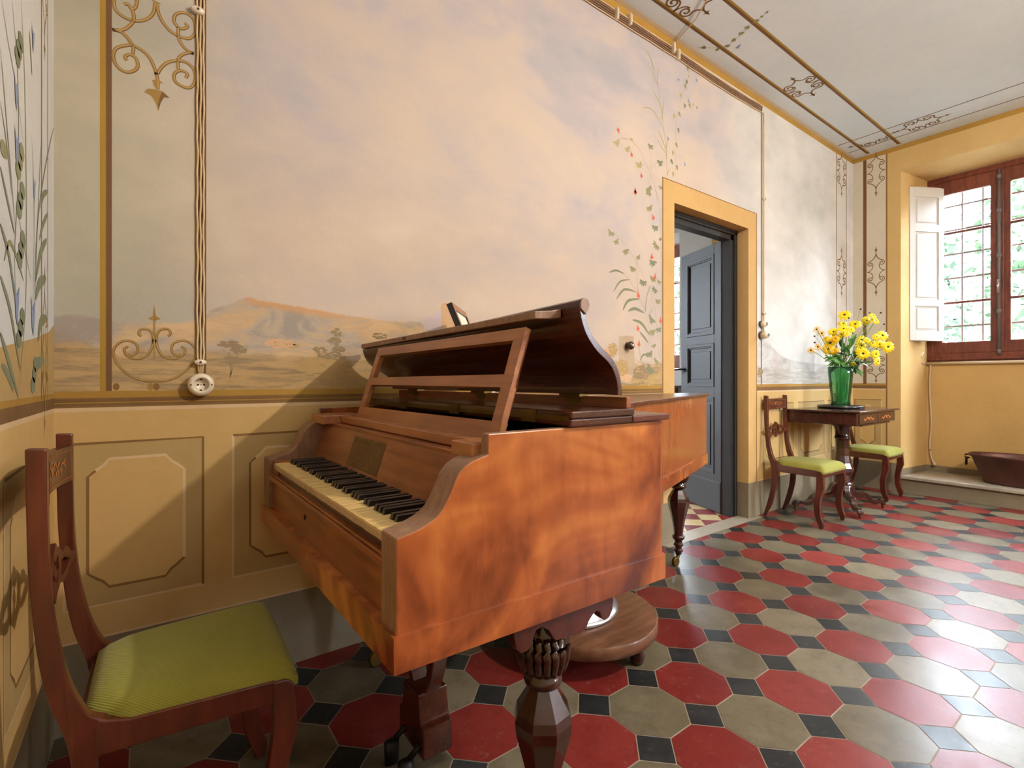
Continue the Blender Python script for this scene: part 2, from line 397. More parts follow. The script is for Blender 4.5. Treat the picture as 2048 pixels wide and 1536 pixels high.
def thing(name, label, cat, loc=(0, 0, 0), rz=0, group=None):
    o = bpy.data.objects.new(name, None); COL.objects.link(o); o.location = loc; o.rotation_euler = (0, 0, rz)
    o.empty_display_size = 0.05
    return tag(o, label, cat, group)
def tag(o, label, cat, group=None, kind=None):
    o['label'] = label; o['category'] = cat
    if group: o['group'] = group
    if kind: o['kind'] = kind
    return o
def struct(o, label=None):
    o['kind'] = 'structure'
    if label: o['label'] = label
    return o
def copy_tree(o, parent=None):
    c = o.copy(); COL.objects.link(c)
    if parent: c.parent = parent
    for ch in list(o.children): copy_tree(ch, c)
    return c
def smooth(pts, k=6):
    out = []; n = len(pts)
    for i in range(n - 1):
        p0, p1, p2, p3 = pts[max(i - 1, 0)], pts[i], pts[i + 1], pts[min(i + 2, n - 1)]
        for j in range(k):
            t = j / k
            out.append(tuple(0.5 * (2 * b + (c - a) * t + (2 * a - 5 * b + 4 * c - d) * t * t + (3 * b - a - 3 * c + d) * t ** 3)
                             for a, b, c, d in zip(p0, p1, p2, p3)))
    out.append(tuple(pts[-1])); return out
rnd = random.Random(7)

# ------------------------------------------------------------------ floor
def back(x, z, off=0.001): return (x, -off * .3, z)
def ceil(x, y, off=0.001): return (x, y, ZC - off * .3)
def winw(y, z, off=0.001): return (XW - off * .3, y, z)
def leftw(y, z, off=0.001): return (XL + off * .3, y, z)

def make_floor():
    mb = MB(); A = 0.2381; ox, oy = 1.1094 * 1.04, 0.619 * 1.04 - CAM_D
    # reference node (square) at W = (0, 0); grid axes follow the walls
    L = 0.3238 * 1.04; a = R(-44.866 + 0.0)
    e1 = Vector((math.cos(a), math.sin(a))); e2 = Vector((-math.sin(a), math.cos(a))); o0 = Vector((ox, oy))
    g1 = (e1 + e2) * (L / 2); g2 = (e1 - e2) * (L / 2)       # along +x and along -y
    ux, uy = g1.normalized(), g2.normalized()
    A = g1.length; gap = 0.0020; side = A * 0.4142; c = A / 2 - gap
    mb.face([(XL, YB, -0.0012), (XW, YB, -0.0012), (XW, 0, -0.0012), (XL, 0, -0.0012)], 3)
    def clipped(pts):
        for ax, lim, sgn in ((0, XL, 1), (0, XW, -1), (1, YB, 1), (1, 0.0, -1)):
            out = []
            for i in range(len(pts)):
                p, q = pts[i], pts[(i + 1) % len(pts)]
                ip, iq = (p[ax] - lim) * sgn >= 0, (q[ax] - lim) * sgn >= 0
                if ip: out.append(p)
                if ip != iq:
                    t = (lim - p[ax]) / (q[ax] - p[ax]); out.append((p[0] + (q[0] - p[0]) * t, p[1] + (q[1] - p[1]) * t))
            pts = out
            if len(pts) < 3: return None
        return pts
    for m in range(-30, 45):
        for k in range(-30, 45):
            s = o0 + g1 * m + g2 * k
            if not (XL - 0.4 < s.x < XW + 0.4 and YB - 0.4 < s.y < 0.4): continue
            hd = side / math.sqrt(2) - gap * 1.4
            sq = [s + ux * hd, s + uy * hd, s - ux * hd, s - uy * hd]
            sq = clipped([(p.x, p.y) for p in sq])
            if sq: mb.face([(x, y, 0) for x, y in sq], 2, rnd.random() ** 2)
            oc = s + (g1 + g2) * 0.5; h = side / 2 - gap * 0.4
            pts = []
            for su, sv, sw in ((1, 1, 0), (1, 1, 1), (-1, 1, 1), (-1, 1, 0), (-1, -1, 0), (-1, -1, 1), (1, -1, 1), (1, -1, 0)):
                pu, pv = (c, h) if sw == 0 else (h, c)
                pts.append(oc + ux * (pu * su) + uy * (pv * sv))
            pts = clipped([(p.x, p.y) for p in pts])
            if pts: mb.face([(x, y, 0) for x, y in pts], (m + k + 1) % 2, rnd.random())
    return mb.build('floor', [M['tile_red'], M['tile_grey'], M['tile_black'], M['grout']], tone=True, orient=False)
fl = struct(make_floor())
me = fl.data
for p in me.polygons:
    if p.normal.z < 0: p.flip()
# marble threshold strip inside the door and the floor of the room beyond
mb = MB(); mb.box(2.60, 3.75, -0.045, 0.0, -0.02, 0.0015); mb.box(DX0, DX1, 0.0, 0.085, -0.02, 0.0015)
struct(mb.build('trim_1', M['marble']))
mb = MB(); S = 0.155
mb.face([(0.9, 0.085, -0.0015), (XP + .3, 0.085, -0.0015), (XP + .3, 4.6, -0.0015), (0.9, 4.6, -0.0015)], 2)
for i in range(-40, 60):
    for j in range(-40, 60):
        cx, cy = 0.9 + (i + j) * S * 0.7071, 0.3 + (i - j) * S * 0.7071
        if 0.85 < cx < XW and 0.0 < cy < 4.6:
            h = S * 0.7071 - 0.002
            mb.face([(cx + h, max(cy, .085), 0), (cx, max(min(cy + h, 4.6), .085), 0), (cx - h, max(cy, .085), 0), (cx, max(cy - h, .085), 0)], (i + (j // 1)) % 2, rnd.random())
fb = struct(mb.build('floor_beyond', [M['tile_red'], M['tile_sand'], M['grout']], tone=True, orient=False))
for p in fb.data.polygons:
    if p.normal.z < 0: p.flip()

# ------------------------------------------------------------------ ceiling with its painted border
mb = MB()
mb.face([(XL, YB, ZC), (XW, YB, ZC), (XW, 0, ZC), (XL, 0, ZC)], 0)
cm = [M['ceiling'], M['paint_brown'], M['paint_gold'], M['ceiling_edge'], M['leaf_paint'], M['blue_paint'], M['scroll_dark']]
mb.face([ceil(XL, -0.001, .0005), ceil(XW, -0.001, .0005), ceil(XW, -0.03, .0005), ceil(XL, -0.03, .0005)], 3)
def cline(x0, y0, x1, y1, w, mi, off): mb.ribbon([(x0, y0), (x1, y1)], w, ceil, mi, off)
for y, w in ((-0.140, 0.022), (-0.382, 0.024)):
    cline(XL, y, 5.58, y, w, 1, .0012); cline(XL, y - w * .5, 5.58, y - w * .5, w * .5, 2, .0016)
for x in (5.16, 5.41):
    cline(x, -0.035, x, YB, 0.012, 1, .0020)
def spiral(cx, cy, r, a0, turns, d, n=26, r1=0.18):
    """from the outside of a volute inwards"""
    return [(cx + math.cos(a0 + d * 2 * math.pi * turns * i / n) * r * (1 - (1 - r1) * i / n),
             cy + math.sin(a0 + d * 2 * math.pi * turns * i / n) * r * (1 - (1 - r1) * i / n)) for i in range(n + 1)]
def bracket(cx, cy, L, W, fn, add, flip=1, rot=False, star=True, half=0):
    """painted wrought-iron cartouche: two pairs of volutes and two spear finials, long axis L"""
    def T(p): return (cx + p[0], cy + p[1]) if not rot else (cx + p[1], cy + p[0])
    for s in (1, -1):
        for q in (1, -1):
            if half and q != half: continue
            arm = smooth([(0, s * L * .37), (q * W * .07, s * L * .30), (q * W * .18, s * L * .26), (q * W * .30, s * (L * .17 + W * .17))], 5)
            sp = spiral(q * W * .30, s * L * .17, W * .17, s * math.pi / 2, 1.35, -s * q)
            add([T(p) for p in arm[:-1] + sp], W * .05)
            add([T(p) for p in smooth([(q * W * .16, s * L * .15), (q * W * .20, s * L * .07), (q * W * .32, s * L * .02), (q * W * .48, 0)], 5)], W * .042)
        if star and not (half and False):
            y = s * L * .5
            for pl in ([(0, y + s * .05 * L), (W * .035, y - s * .02 * L), (0, y - s * .05 * L), (-W * .035, y - s * .02 * L)],
                       [(-W * .11, y - s * .045 * L), (0, y - s * .02 * L), (W * .11, y - s * .045 * L), (0, y - s * .06 * L)],
                       [(-W * .03, y - s * .05 * L), (W * .03, y - s * .05 * L), (W * .02, s * L * .36), (-W * .02, s * L * .36)]):
                add([T(p) for p in pl], None)
def adder(mbx, fn, mi, off, mi2=None):
    def add(pts, w):
        if w is None: mbx.face([fn(*p, off + .0004) for p in pts], mi)
        else:
            mbx.ribbon(pts, w, fn, mi, off)
            if mi2 is not None: mbx.ribbon(pts, w * .35, fn, mi2, off + .0004)
    return add
for cx in (-0.1, 1.25, 2.50, 3.92):
    bracket(cx, -0.262, 0.36, 0.235, ceil, adder(mb, ceil, 6, .0024), rot=True)
bracket(5.285, -0.262, 0.36, 0.23, ceil, adder(mb, ceil, 6, .0028), half=1)
bracket(5.285, -0.62, 0.36, 0.235, ceil, adder(mb, ceil, 6, .0028))
# small ivy spray on the ceiling
def leafshape(x, y, r, a, fn, off, mbx, mi):
    ca, sa = math.cos(a), math.sin(a)
    pts = [(0, 0), (.55, .42), (.35, .62), (-.15, .5), (-.5, .75), (-.75, .3), (-.55, 0), (-.75, -.3), (-.5, -.75), (-.15, -.5), (.35, -.62), (.55, -.42)]
    pts = [(1.0, 0)] + pts[1:]
    mbx.face([fn(x + (u * ca - v * sa) * r, y + (u * sa + v * ca) * r, off) for u, v in pts], mi)
for i, (x, y) in enumerate([(2.93, -.075), (3.02, -.12), (3.04, -.175), (3.02, -.23), (3.00, -.29), (2.98, -.34), (2.97, -.40), (2.96, -.44), (2.95, -.475)]):
    leafshape(x, y, 0.021 if i < 7 else .012, i * 1.3, ceil, .003, mb, 4)
mb.ribbon(smooth([(2.9, -.05), (3.03, -.15), (3.03, -.22), (2.98, -.36), (2.95, -.49)]), .002, ceil, 4, .0026)
mb.face([ceil(3.10, -.19, .003), ceil(3.125, -.205, .003), ceil(3.09, -.24, .003)], 5)
struct(mb.build('ceiling', cm, orient=False))
mb = MB(); mb.box(XL - .2, XW + .8, YB - .2, 0.15, ZC + .02, ZC + .2); struct(mb.build('ceiling_slab', M['white_wall']))

# ------------------------------------------------------------------ long painted wall
def catpts(lst, conv=wp): return [conv(*p) for p in lst]
ridge = catpts([(106, 632), (150, 628), (215, 640), (300, 645), (395, 640), (412, 628), (430, 614), (462, 606), (480, 600), (495, 595), (512, 600), (560, 608), (620, 618), (680, 629), (740, 636), (800, 643), (838, 643)])
ridge = [(-0.3, ridge[0][1])] + ridge + [(1.0, 1.235), (1.06, 1.275), (1.14, 1.21), (1.5, 1.18), (2.1, 1.15), (2.5, 1.14), (2.8, 1.2)]
ridge += [(3.75, 1.30), (3.85, 1.355), (4.0, 1.30), (4.3, 1.21), (5.0, 1.18), (5.7, 1.17)]
M['mural'] = mural_material(ridge)
wm = ['base_grey', 'cream_line', 'ochre', 'cream_line', 'band_brown', 'band_gold', 'mural', 'band_gold', 'ochre_surround', 'taupe', 'shade_line',
      'paint_gold', 'paint_brown', 'scroll_dark', 'scroll_gold', 'scroll_light', 'leaf_paint', 'leaf_dark', 'leaf_pale', 'stem_paint', 'red_paint',
      'blue_paint', 'tree_paint', 'bush_paint', 'tower_paint', 'orange_paint', 'lilac_paint', 'left_plaster', 'strip_plaster']
WI = {}
for i, k in enumerate(wm): WI.setdefault(k, i)
WM = [M[k] for k in wm]
BANDS = [(0, .262, 'base_grey'), (.262, .269, 'cream_line'), (.269, .945, 'ochre'), (.945, .957, 'cream_line'), (.957, .986, 'band_brown'),
         (.986, 1.006, 'band_gold')]
mb = MB()
for z0, z1, k in BANDS + [(1.006, 3.172, 'mural'), (3.172, ZC, 'band_gold')]:
    for x0, x1, a, b in ((XL, DX0, z0, z1), (DX1, XW, z0, z1), (DX0, DX1, max(z0, DZ), z1)):
        if b > a + 1e-6 and x1 > x0: mb.face([(x0, 0, a), (x1, 0, a), (x1, 0, b), (x0, 0, b)], WI[k])
# door reveals through the wall
for x in (DX0, DX1):
    mb.face([(x, 0, 0), (x, .3, 0), (x, .3, .262), (x, 0, .262)], WI['base_grey'])
    mb.face([(x, 0, .262), (x, .3, .262), (x, .3, DZ), (x, 0, DZ)], WI['ochre_surround'])
mb.face([(DX0, 0, DZ), (DX1, 0, DZ), (DX1, .3, DZ), (DX0, .3, DZ)], WI['ochre_surround'])
def wrect(x0, x1, z0, z1, k, off, fn=back): mb.face([fn(x0, z0, off), fn(x1, z0, off), fn(x1, z1, off), fn(x0, z1, off)], WI[k])
# painted surround of the doorway
for x0, x1, z0, z1 in ((2.60, DX0, .262, 2.31), (DX1, 3.75, .262, 2.31), (DX0, DX1, DZ, 2.31)): wrect(x0, x1, z0, z1, 'ochre_surround', .0012)
for x0, x1 in ((2.60, DX0), (DX1, 3.75)): wrect(x0, x1, 0, .262, 'base_grey', .0012)
for p in ([(2.60, .262), (2.60, 2.31), (3.75, 2.31), (3.75, .262)],): mb.ribbon(p, .012, back, WI['shade_line'], .0018)
# brush line in the brown band
mb.ribbon([(XL, .971), (2.59, .971)], .003, back, WI['band_gold'], .0008)
mb.ribbon([(XL, .984), (2.59, .984)], .004, back, WI['shade_line'], .0008); mb.ribbon([(XL, .960), (2.59, .960)], .005, back, WI['shade_line'], .0008)
def dado(x0, x1, fn=back, z0=.362, z1=.850, dx=.052):
    wrect(x0, x1, z0, z1, 'taupe', .0008, fn)
    cx = .050; a, b, c, d = x0 + dx, x1 - dx, z0 + .050, z1 - .050
    oc = [(a + cx, c), (b - cx, c), (b - cx * .72, c + cx * .38), (b - cx * .36, c + cx * .66), (b, c + cx), (b, d - cx), (b - cx * .36, d - cx * .66), (b - cx * .72, d - cx * .38),
          (b - cx, d), (a + cx, d), (a + cx * .72, d - cx * .38), (a + cx * .36, d - cx * .66), (a, d - cx), (a, c + cx), (a + cx * .36, c + cx * .66), (a + cx * .72, c + cx * .38)]
    mb.face([fn(*p, .0013) for p in oc], WI['ochre'])
    top = oc[7:13]; right = oc[4:8]; left = oc[12:15]; bot = oc[14:] + oc[:5]
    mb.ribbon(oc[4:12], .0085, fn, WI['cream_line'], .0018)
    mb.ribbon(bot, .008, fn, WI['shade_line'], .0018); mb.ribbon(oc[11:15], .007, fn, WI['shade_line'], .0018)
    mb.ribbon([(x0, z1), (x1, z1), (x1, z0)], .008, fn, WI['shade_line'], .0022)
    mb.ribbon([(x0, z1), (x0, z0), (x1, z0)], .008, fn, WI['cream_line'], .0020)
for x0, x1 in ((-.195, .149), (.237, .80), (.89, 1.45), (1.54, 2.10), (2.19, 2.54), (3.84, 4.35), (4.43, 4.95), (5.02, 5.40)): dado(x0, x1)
# vertical painted posts at the left, two of them with a scroll panel between
def post(x0, xm, x1, z0=1.006, z1=3.172):
    wrect(x0, xm, z0, z1, 'paint_gold', .0010); wrect(xm, x1, z0, z1, 'paint_brown', .0010)
post(-.115, -.101, -.087); wrect(.126, .133, 1.006, 3.172, 'paint_gold', .001); wrect(.133, .158, 1.006, 3.172, 'paint_brown', .001)
wrect(3.815, 3.832, 1.0, 3.15, 'band_brown', .001)
wrect(5.215, 5.229, 1.0, 3.172, 'shade_line', .001); wrect(5.448, 5.460, 1.0, 3.172, 'shade_line', .001)
C1 = lambda l: smooth([wp(200 + x / 6.4, y / 6.4) for x, y in l], 5)
C2 = lambda l: smooth([wp(x / 2.9257, 500 + y / 2.9257) for x, y in l], 5)
def scroll(pts, w=.0098):
    mb.ribbon(pts, w, back, WI['scroll_dark'], .0016); mb.ribbon([(x - .0008, z + .0008) for x, z in pts], w * .6, back, WI['scroll_gold'], .0020)
    mb.ribbon([(x + .0012, z + .0012) for x, z in pts], w * .2, back, WI['scroll_light'], .0024)
for l in ([(725, 960), (690, 850), (640, 750), (570, 670), (480, 610), (400, 580), (300, 590), (210, 620), (170, 700), (190, 800), (250, 880), (340, 925), (430, 910), (480, 860), (475, 780), (430, 720), (370, 700), (320, 730), (345, 775)],
          [(740, 940), (790, 860), (870, 800), (970, 780), (1080, 790), (1170, 850), (1220, 950), (1210, 1060), (1150, 1125), (1060, 1110), (970, 1050), (945, 970), (990, 915), (1060, 910), (1120, 950), (1095, 1000)],
          [(420, 690), (425, 600), (390, 540), (340, 470), (270, 410), (160, 380)], [(160, 380), (290, 385), (380, 330), (430, 260), (430, 180), (400, 110), (350, 50), (310, 60)],
          [(705, 40), (690, 150), (640, 220), (560, 260), (460, 270), (350, 240), (250, 180), (190, 100), (175, 0), (190, -80), (260, -140), (370, -160), (450, -100), (475, 0), (455, 90), (420, 120)],
          [(730, 60), (750, 170), (800, 280), (880, 380), (960, 440), (1050, 480), (1140, 495), (1210, 440), (1220, 340), (1190, 240), (1110, 175), (1020, 165), (960, 200), (950, 280), (1000, 350), (1070, 370), (1120, 335), (1085, 295)],
          [(1005, 350), (1000, 470), (1040, 560), (1110, 640), (1200, 690)], [(1000, 890), (1000, 760), (1060, 700), (1150, 675), (1200, 690)]): scroll(C1(l))
scroll(C1([(715, 930), (735, 1010), (738, 1140)]))
for pl in ([(565, 1175), (610, 1135), (700, 1140), (800, 1170), (890, 1255), (820, 1245), (780, 1310), (745, 1425), (720, 1330), (660, 1230)], [(665, 1025), (750, 1020), (815, 1070), (770, 1065), (765, 1115), (700, 1115)],
           [(640, -20), (700, 10), (785, 50), (730, 60), (700, 90), (690, 30)]):
    mb.face([back(*wp(200 + x / 6.4, y / 6.4), .0022) for x, y in pl], WI['scroll_gold'])
mb.face([back(*wp(200 + x / 6.4, y / 6.4), .0026) for x, y in [(800, 1170), (890, 1255), (820, 1245), (780, 1310), (745, 1425), (742, 1330), (770, 1230)]], WI['scroll_dark'])
def mir(l, c=905): return [(2 * c - x, y) for x, y in l]
half = [[(900, 520), (885, 580), (850, 625), (790, 638), (740, 615), (727, 580), (750, 565)], [(905, 768), (840, 765), (760, 735), (690, 670), (662, 600), (690, 550), (740, 530), (795, 548), (805, 590), (775, 618), (750, 610)],
        [(900, 560), (890, 490), (862, 465), (825, 465), (812, 490), (828, 505)]]
for l in half: scroll(C2(l), .0075); scroll(C2(mir(l)), .0075)
scroll(C2([(903, 640), (903, 400)]), .005)
for pl in ([(865, 402), (895, 385), (903, 325), (912, 385), (942, 405), (903, 415)],): mb.face([back(*wp(x / 2.9257, 500 + y / 2.9257), .0024) for x, y in pl], WI['scroll_gold'])
for cx, cy in ((680, 800), (880, 800), (915, 800)): mb.face([back(*wp((cx + 20 * math.cos(a)) / 2.9257, 500 + (cy + 22 * math.sin(a)) / 2.9257), .0014) for a in [i * .7 for i in range(9)]], WI['scroll_gold' if cx == 880 else 'shade_line'])
# slender volute panel on the far end of the wall
for zc, L in ((2.07, .44), (3.02, .44), (1.18, .32)): bracket(5.338, zc, L, .215, back, adder(mb, back, WI['scroll_dark'], .0014))
# ---- painted climbing plants beside the doorway
V1 = lambda p: wp(1180 + p[0] / 5.12, 100 + p[1] / 5.12)
V2 = lambda p: wp(1180 + p[0] / 3.657, 380 + p[1] / 3.657)
def stem(l, V, w=.0028, k='stem_paint'): mb.ribbon(smooth([V(p) for p in l], 5), w, back, WI[k], .0014)
def blade(l, V, w, k='leaf_paint'): mb.ribbon(smooth([V(p) for p in l], 6), lambda t: w * max(.06, math.sin(math.pi * min(1, t * .93 + .05)) ** .8), back, WI[k], .0018)
def palm(p, V, r, k, seed):
    q = random.Random(seed); x, z = V(p); a0 = q.uniform(-2.2, -.9); n = q.choice((5, 6, 6, 7))
    for i in range(n):
        a = a0 + (i - (n - 1) / 2) * .62 + q.uniform(-.1, .1); rr = r * q.uniform(.8, 1.1)
        pts = [(x + math.cos(a) * rr * t, z + math.sin(a) * rr * t) for t in (0, .3, .55, .8, 1)]
        mb.ribbon(pts, lambda t: r * (.05 + .42 * math.sin(math.pi * min(1, t * .8 + .03)) ** 1.4) * .75, back, WI[k], .0022 + .0002 * i)
def bell(p, V, r, k, a):
    x, z = V(p); ca, sa = math.cos(a), math.sin(a)
    pts = [(-1.2, 0), (-.3, .28), (.35, .75), (.55, .25), (1.0, 0), (.55, -.25), (.35, -.75), (-.3, -.28)]
    mb.face([back(x + (u * ca - v * sa) * r, z + (u * sa + v * ca) * r, .0036) for u, v in pts], WI[k])
stem([(315, 880), (340, 905), (440, 940), (510, 1030), (560, 1140), (610, 1250), (660, 1400), (690, 1536)], V1)
stem([(270, 920), (330, 905), (410, 915), (470, 990)], V1, .002)
stem([(600, 1000), (620, 1090), (625, 1220)], V1, .002); stem([(625, 1220), (660, 1170), (700, 1150)], V1, .002); stem([(600, 1500), (615, 1280), (690, 1310), (730, 1390)], V1, .002)
stem([(575, 0), (620, 90), (650, 200), (690, 360), (720, 550), (745, 750), (770, 950), (790, 1290)], V1, .0036, 'leaf_pale')
for l, w in (([(578, 0), (630, 100), (660, 225)], .006), ([(610, 180), (650, 260), (690, 360)], .005), ([(710, 190), (690, 260), (692, 370)], .008), ([(640, 410), (700, 520), (740, 640)], .008),
             ([(757, 520), (745, 620), (742, 720)], .009), ([(520, 590), (620, 600), (690, 690), (760, 830)], .008), ([(690, 820), (740, 920), (778, 1020)], .007), ([(685, 910), (730, 990), (772, 1060)], .006),
             ([(797, 920), (780, 1010), (788, 1120)], .010), ([(815, 1210), (795, 1260), (790, 1300)], .006)): blade(l, V1, w, 'leaf_pale')
stem([(1035, 190), (960, 400), (920, 560), (880, 760), (880, 940), (870, 1300)], V1); stem([(1040, 185), (1080, 270), (1090, 300)], V1, .0018); stem([(975, 410), (1000, 480)], V1, .0018)
stem([(920, 610), (970, 540), (1060, 545), (1105, 610)], V1, .0018); stem([(900, 1060), (950, 1110), (970, 1160)], V1, .0018)
for i, (x, y) in enumerate([(1000, 190), (1010, 270), (990, 325), (975, 370), (930, 465), (970, 570), (1020, 565), (1055, 562), (1095, 590), (915, 655), (860, 675), (905, 820), (885, 970), (850, 1050), (835, 1140), (890, 1200), (850, 1270)]):
    X, Z = V1((x, y)); r = .012 if i in (7, 8, 1) else .019
    ca = -1.35 + .5 * math.sin(i * 2.3)
    pts = [(1.25, 0), (.3, .5), (-.5, .62), (-.75, .2), (-.5, 0), (-.75, -.2), (-.5, -.62), (.3, -.5)]
    mb.face([back(X + (u * math.cos(ca) - v * math.sin(ca)) * r, Z + (u * math.sin(ca) + v * math.cos(ca)) * r, .0024) for u, v in pts], WI[('leaf_paint', 'leaf_pale', 'leaf_dark')[i % 3]])
for p, r, k in (((270, 935), .030, 'leaf_pale'), ((380, 1000), .028, 'leaf_pale'), ((428, 905), .016, 'leaf_pale'), ((500, 1165), .032, 'leaf_pale'), ((618, 975), .028, 'leaf_paint'), ((715, 1140), .034, 'leaf_dark'), ((600, 1410), .034, 'leaf_paint'), ((722, 1400), .020, 'leaf_paint')):
    palm(p, V1, r, k, p[0])
for p, a in (((290, 825), 1.9), ((425, 1070), -1.2), ((525, 1285), -1.3), ((465, 1445), -1.5)): bell(p, V1, .018, 'red_paint', a)
for p, a in (((905, 305), 3.6), ((1090, 310), -1.2), ((1010, 520), -1.2), ((798, 905), -1.0), ((970, 1170), -1.6)): bell(p, V1, .016, 'blue_paint', a)
for l in ([(125, 300), (190, 330), (280, 430), (340, 530), (400, 650), (460, 800), (485, 950), (505, 1230)], [(250, 612), (300, 680), (370, 800), (410, 920), (440, 1050), (450, 1250)],
          [(480, 0), (510, 120), (518, 400), (520, 800), (515, 1300)], [(355, 760), (340, 600), (345, 500)], [(360, 1130), (370, 1220), (420, 1320)]): stem(l, V2, .003)
stem([(440, 700), (413, 790), (405, 890)], V2, .006, 'leaf_paint'); stem([(455, 870), (430, 930), (480, 960)], V2, .004, 'leaf_paint')
for l, w in (([(140, 603), (190, 588), (250, 612)], .012), ([(172, 745), (220, 670), (295, 655)], .010), ([(192, 800), (250, 728), (335, 745)], .014), ([(240, 880), (280, 810), (365, 797)], .017),
             ([(278, 885), (330, 868), (397, 900)], .020), ([(310, 950), (375, 975), (437, 1065)], .018), ([(362, 1035), (398, 1080), (427, 1120)], .014), ([(365, 1250), (390, 1205), (430, 1215)], .012)): blade(l, V2, w, 'leaf_dark')
for i, (p, r) in enumerate([((155, 308), .030), ((190, 370), .026), ((260, 435), .032), ((350, 485), .024), ((312, 565), .034), ((388, 668), .036), ((432, 125), .034), ((475, 265), .036), ((487, 400), .038), ((458, 520), .038),
                            ((460, 640), .034), ((475, 722), .030), ((495, 805), .032), ((455, 940), .036), ((452, 1025), .040), ((500, 1010), .034), ((465, 1130), .026), ((432, 1190), .034), ((490, 1245), .034), ((445, 1300), .044), ((505, 665), .024), ((512, 355), .018), ((430, 10), .034)]):
    palm(p, V2, r, ('leaf_paint', 'leaf_dark', 'leaf_paint', 'leaf_dark')[i % 4] if i > 3 else 'leaf_paint', i * 17 + 3)
for p, a in (((330, 15), -1.4), ((462, 200), -1.1), ((452, 488), -1.5), ((475, 635), -1.6), ((353, 770), -1.4), ((516, 955), -1.5), ((350, 1010), -1.3), ((358, 1125), -1.6)): bell(p, V2, .021, 'red_paint', a)
# ---- smudged trees, bushes and ruins of the landscape
def smudge(px, py, w, h, n, k, seed, rx=.006, off=.0012):
    q = random.Random(seed); cx, cz = wp(px, py)
    for i in range(n):
        a = q.uniform(0, 6.28); rr = math.sqrt(q.random())
        x = cx + math.cos(a) * rr * w / 2; z = cz + math.sin(a) * rr * h / 2; r = rx * q.uniform(.5, 1.5); th = q.uniform(-.5, .5)
        mb.face([back(x + math.cos(th + b) * r * 1.5 * q.uniform(.6, 1), z + math.sin(th + b) * r * .6 * q.uniform(.6, 1), off + i * 2e-6) for b in (0, 1.05, 2.1, 3.14, 4.2, 5.2)], WI[k])
for l, w in (([(460, 756), (462, 735), (457, 705)], .004), ([(461, 750), (470, 722), (482, 690)], .003), ([(461, 735), (452, 712)], .002)):
    mb.ribbon(smooth([wp(*p) for p in l], 4), w, back, WI['tree_paint'], .0012)
smudge(460, 688, .060, .020, 60, 'tree_paint', 1, .005); smudge(478, 700, .045, .03, 50, 'tree_paint', 2, .005); smudge(462, 720, .05, .03, 40, 'tree_paint', 3, .004); smudge(450, 690, .04, .012, 30, 'tree_paint', 4)
for px, py, w, h, n in ((673, 665, .035, .03, 40), (668, 682, .05, .03, 60), (676, 700, .05, .03, 60), (660, 712, .09, .03, 80), (640, 700, .05, .025, 40), (760, 672, .06, .025, 50)): smudge(px, py, w, h, n, 'tree_paint', px, .005)
for px, py, w, h, n in ((640, 735, .16, .07, 160), (700, 760, .2, .07, 160), (570, 690, .10, .018, 60)): smudge(px, py, w, h, n, 'bush_paint', px, .008)
smudge(560, 688, .09, .03, 70, 'orange_paint', 77, .009)
mb.face([back(*wp(*p), .0010) for p in ((693, 700), (692, 720), (722, 722), (724, 698), (705, 696))], WI['tower_paint'])
mb.face([back(*wp(*p), .0010) for p in ((852, 640), (862, 630), (880, 618), (884, 607), (893, 606), (906, 612), (930, 640), (930, 660), (852, 660))], WI['orange_paint'])
mb.face([back(*wp(*p), .0012) for p in ((848, 650), (852, 635), (866, 629), (881, 617), (884, 640), (880, 662), (848, 662))], WI['lilac_paint'])
mb.face([back(*wp(*p), .0016) for p in ((1238, 673), (1254, 671), (1267, 673), (1268, 700), (1270, 735), (1262, 768), (1240, 765), (1237, 710))], WI['tower_paint'])
for px, py, w, h, n, k in ((1245, 735, .10, .10, 90, 'bush_paint'), (1285, 745, .16, .08, 110, 'tree_paint'), (1225, 700, .07, .08, 60, 'bush_paint'), (1300, 760, .12, .06, 80, 'bush_paint'), (1210, 715, .08, .10, 60, 'orange_paint'), (1250, 755, .1, .05, 60, 'orange_paint')):
    smudge(px, py, w, h, n, k, px + py, .010, .0020)
smudge(1553, 730, .03, .12, 60, 'lilac_paint', 5, .012); smudge(1520, 745, .08, .07, 60, 'tree_paint', 6, .010)
struct(mb.build('wall_back', WM, orient=False))
mb = MB(); mb.box(XL - .3, DX0 - .001, .012, .298, -.1, 3.35); mb.box(DX1 + .001, XW + .6, .012, .298, -.1, 3.35); mb.box(DX0 - .001, DX1 + .001, .012, .298, DZ + .001, 3.35)
struct(mb.build('wall_back_core', M['white_wall']))

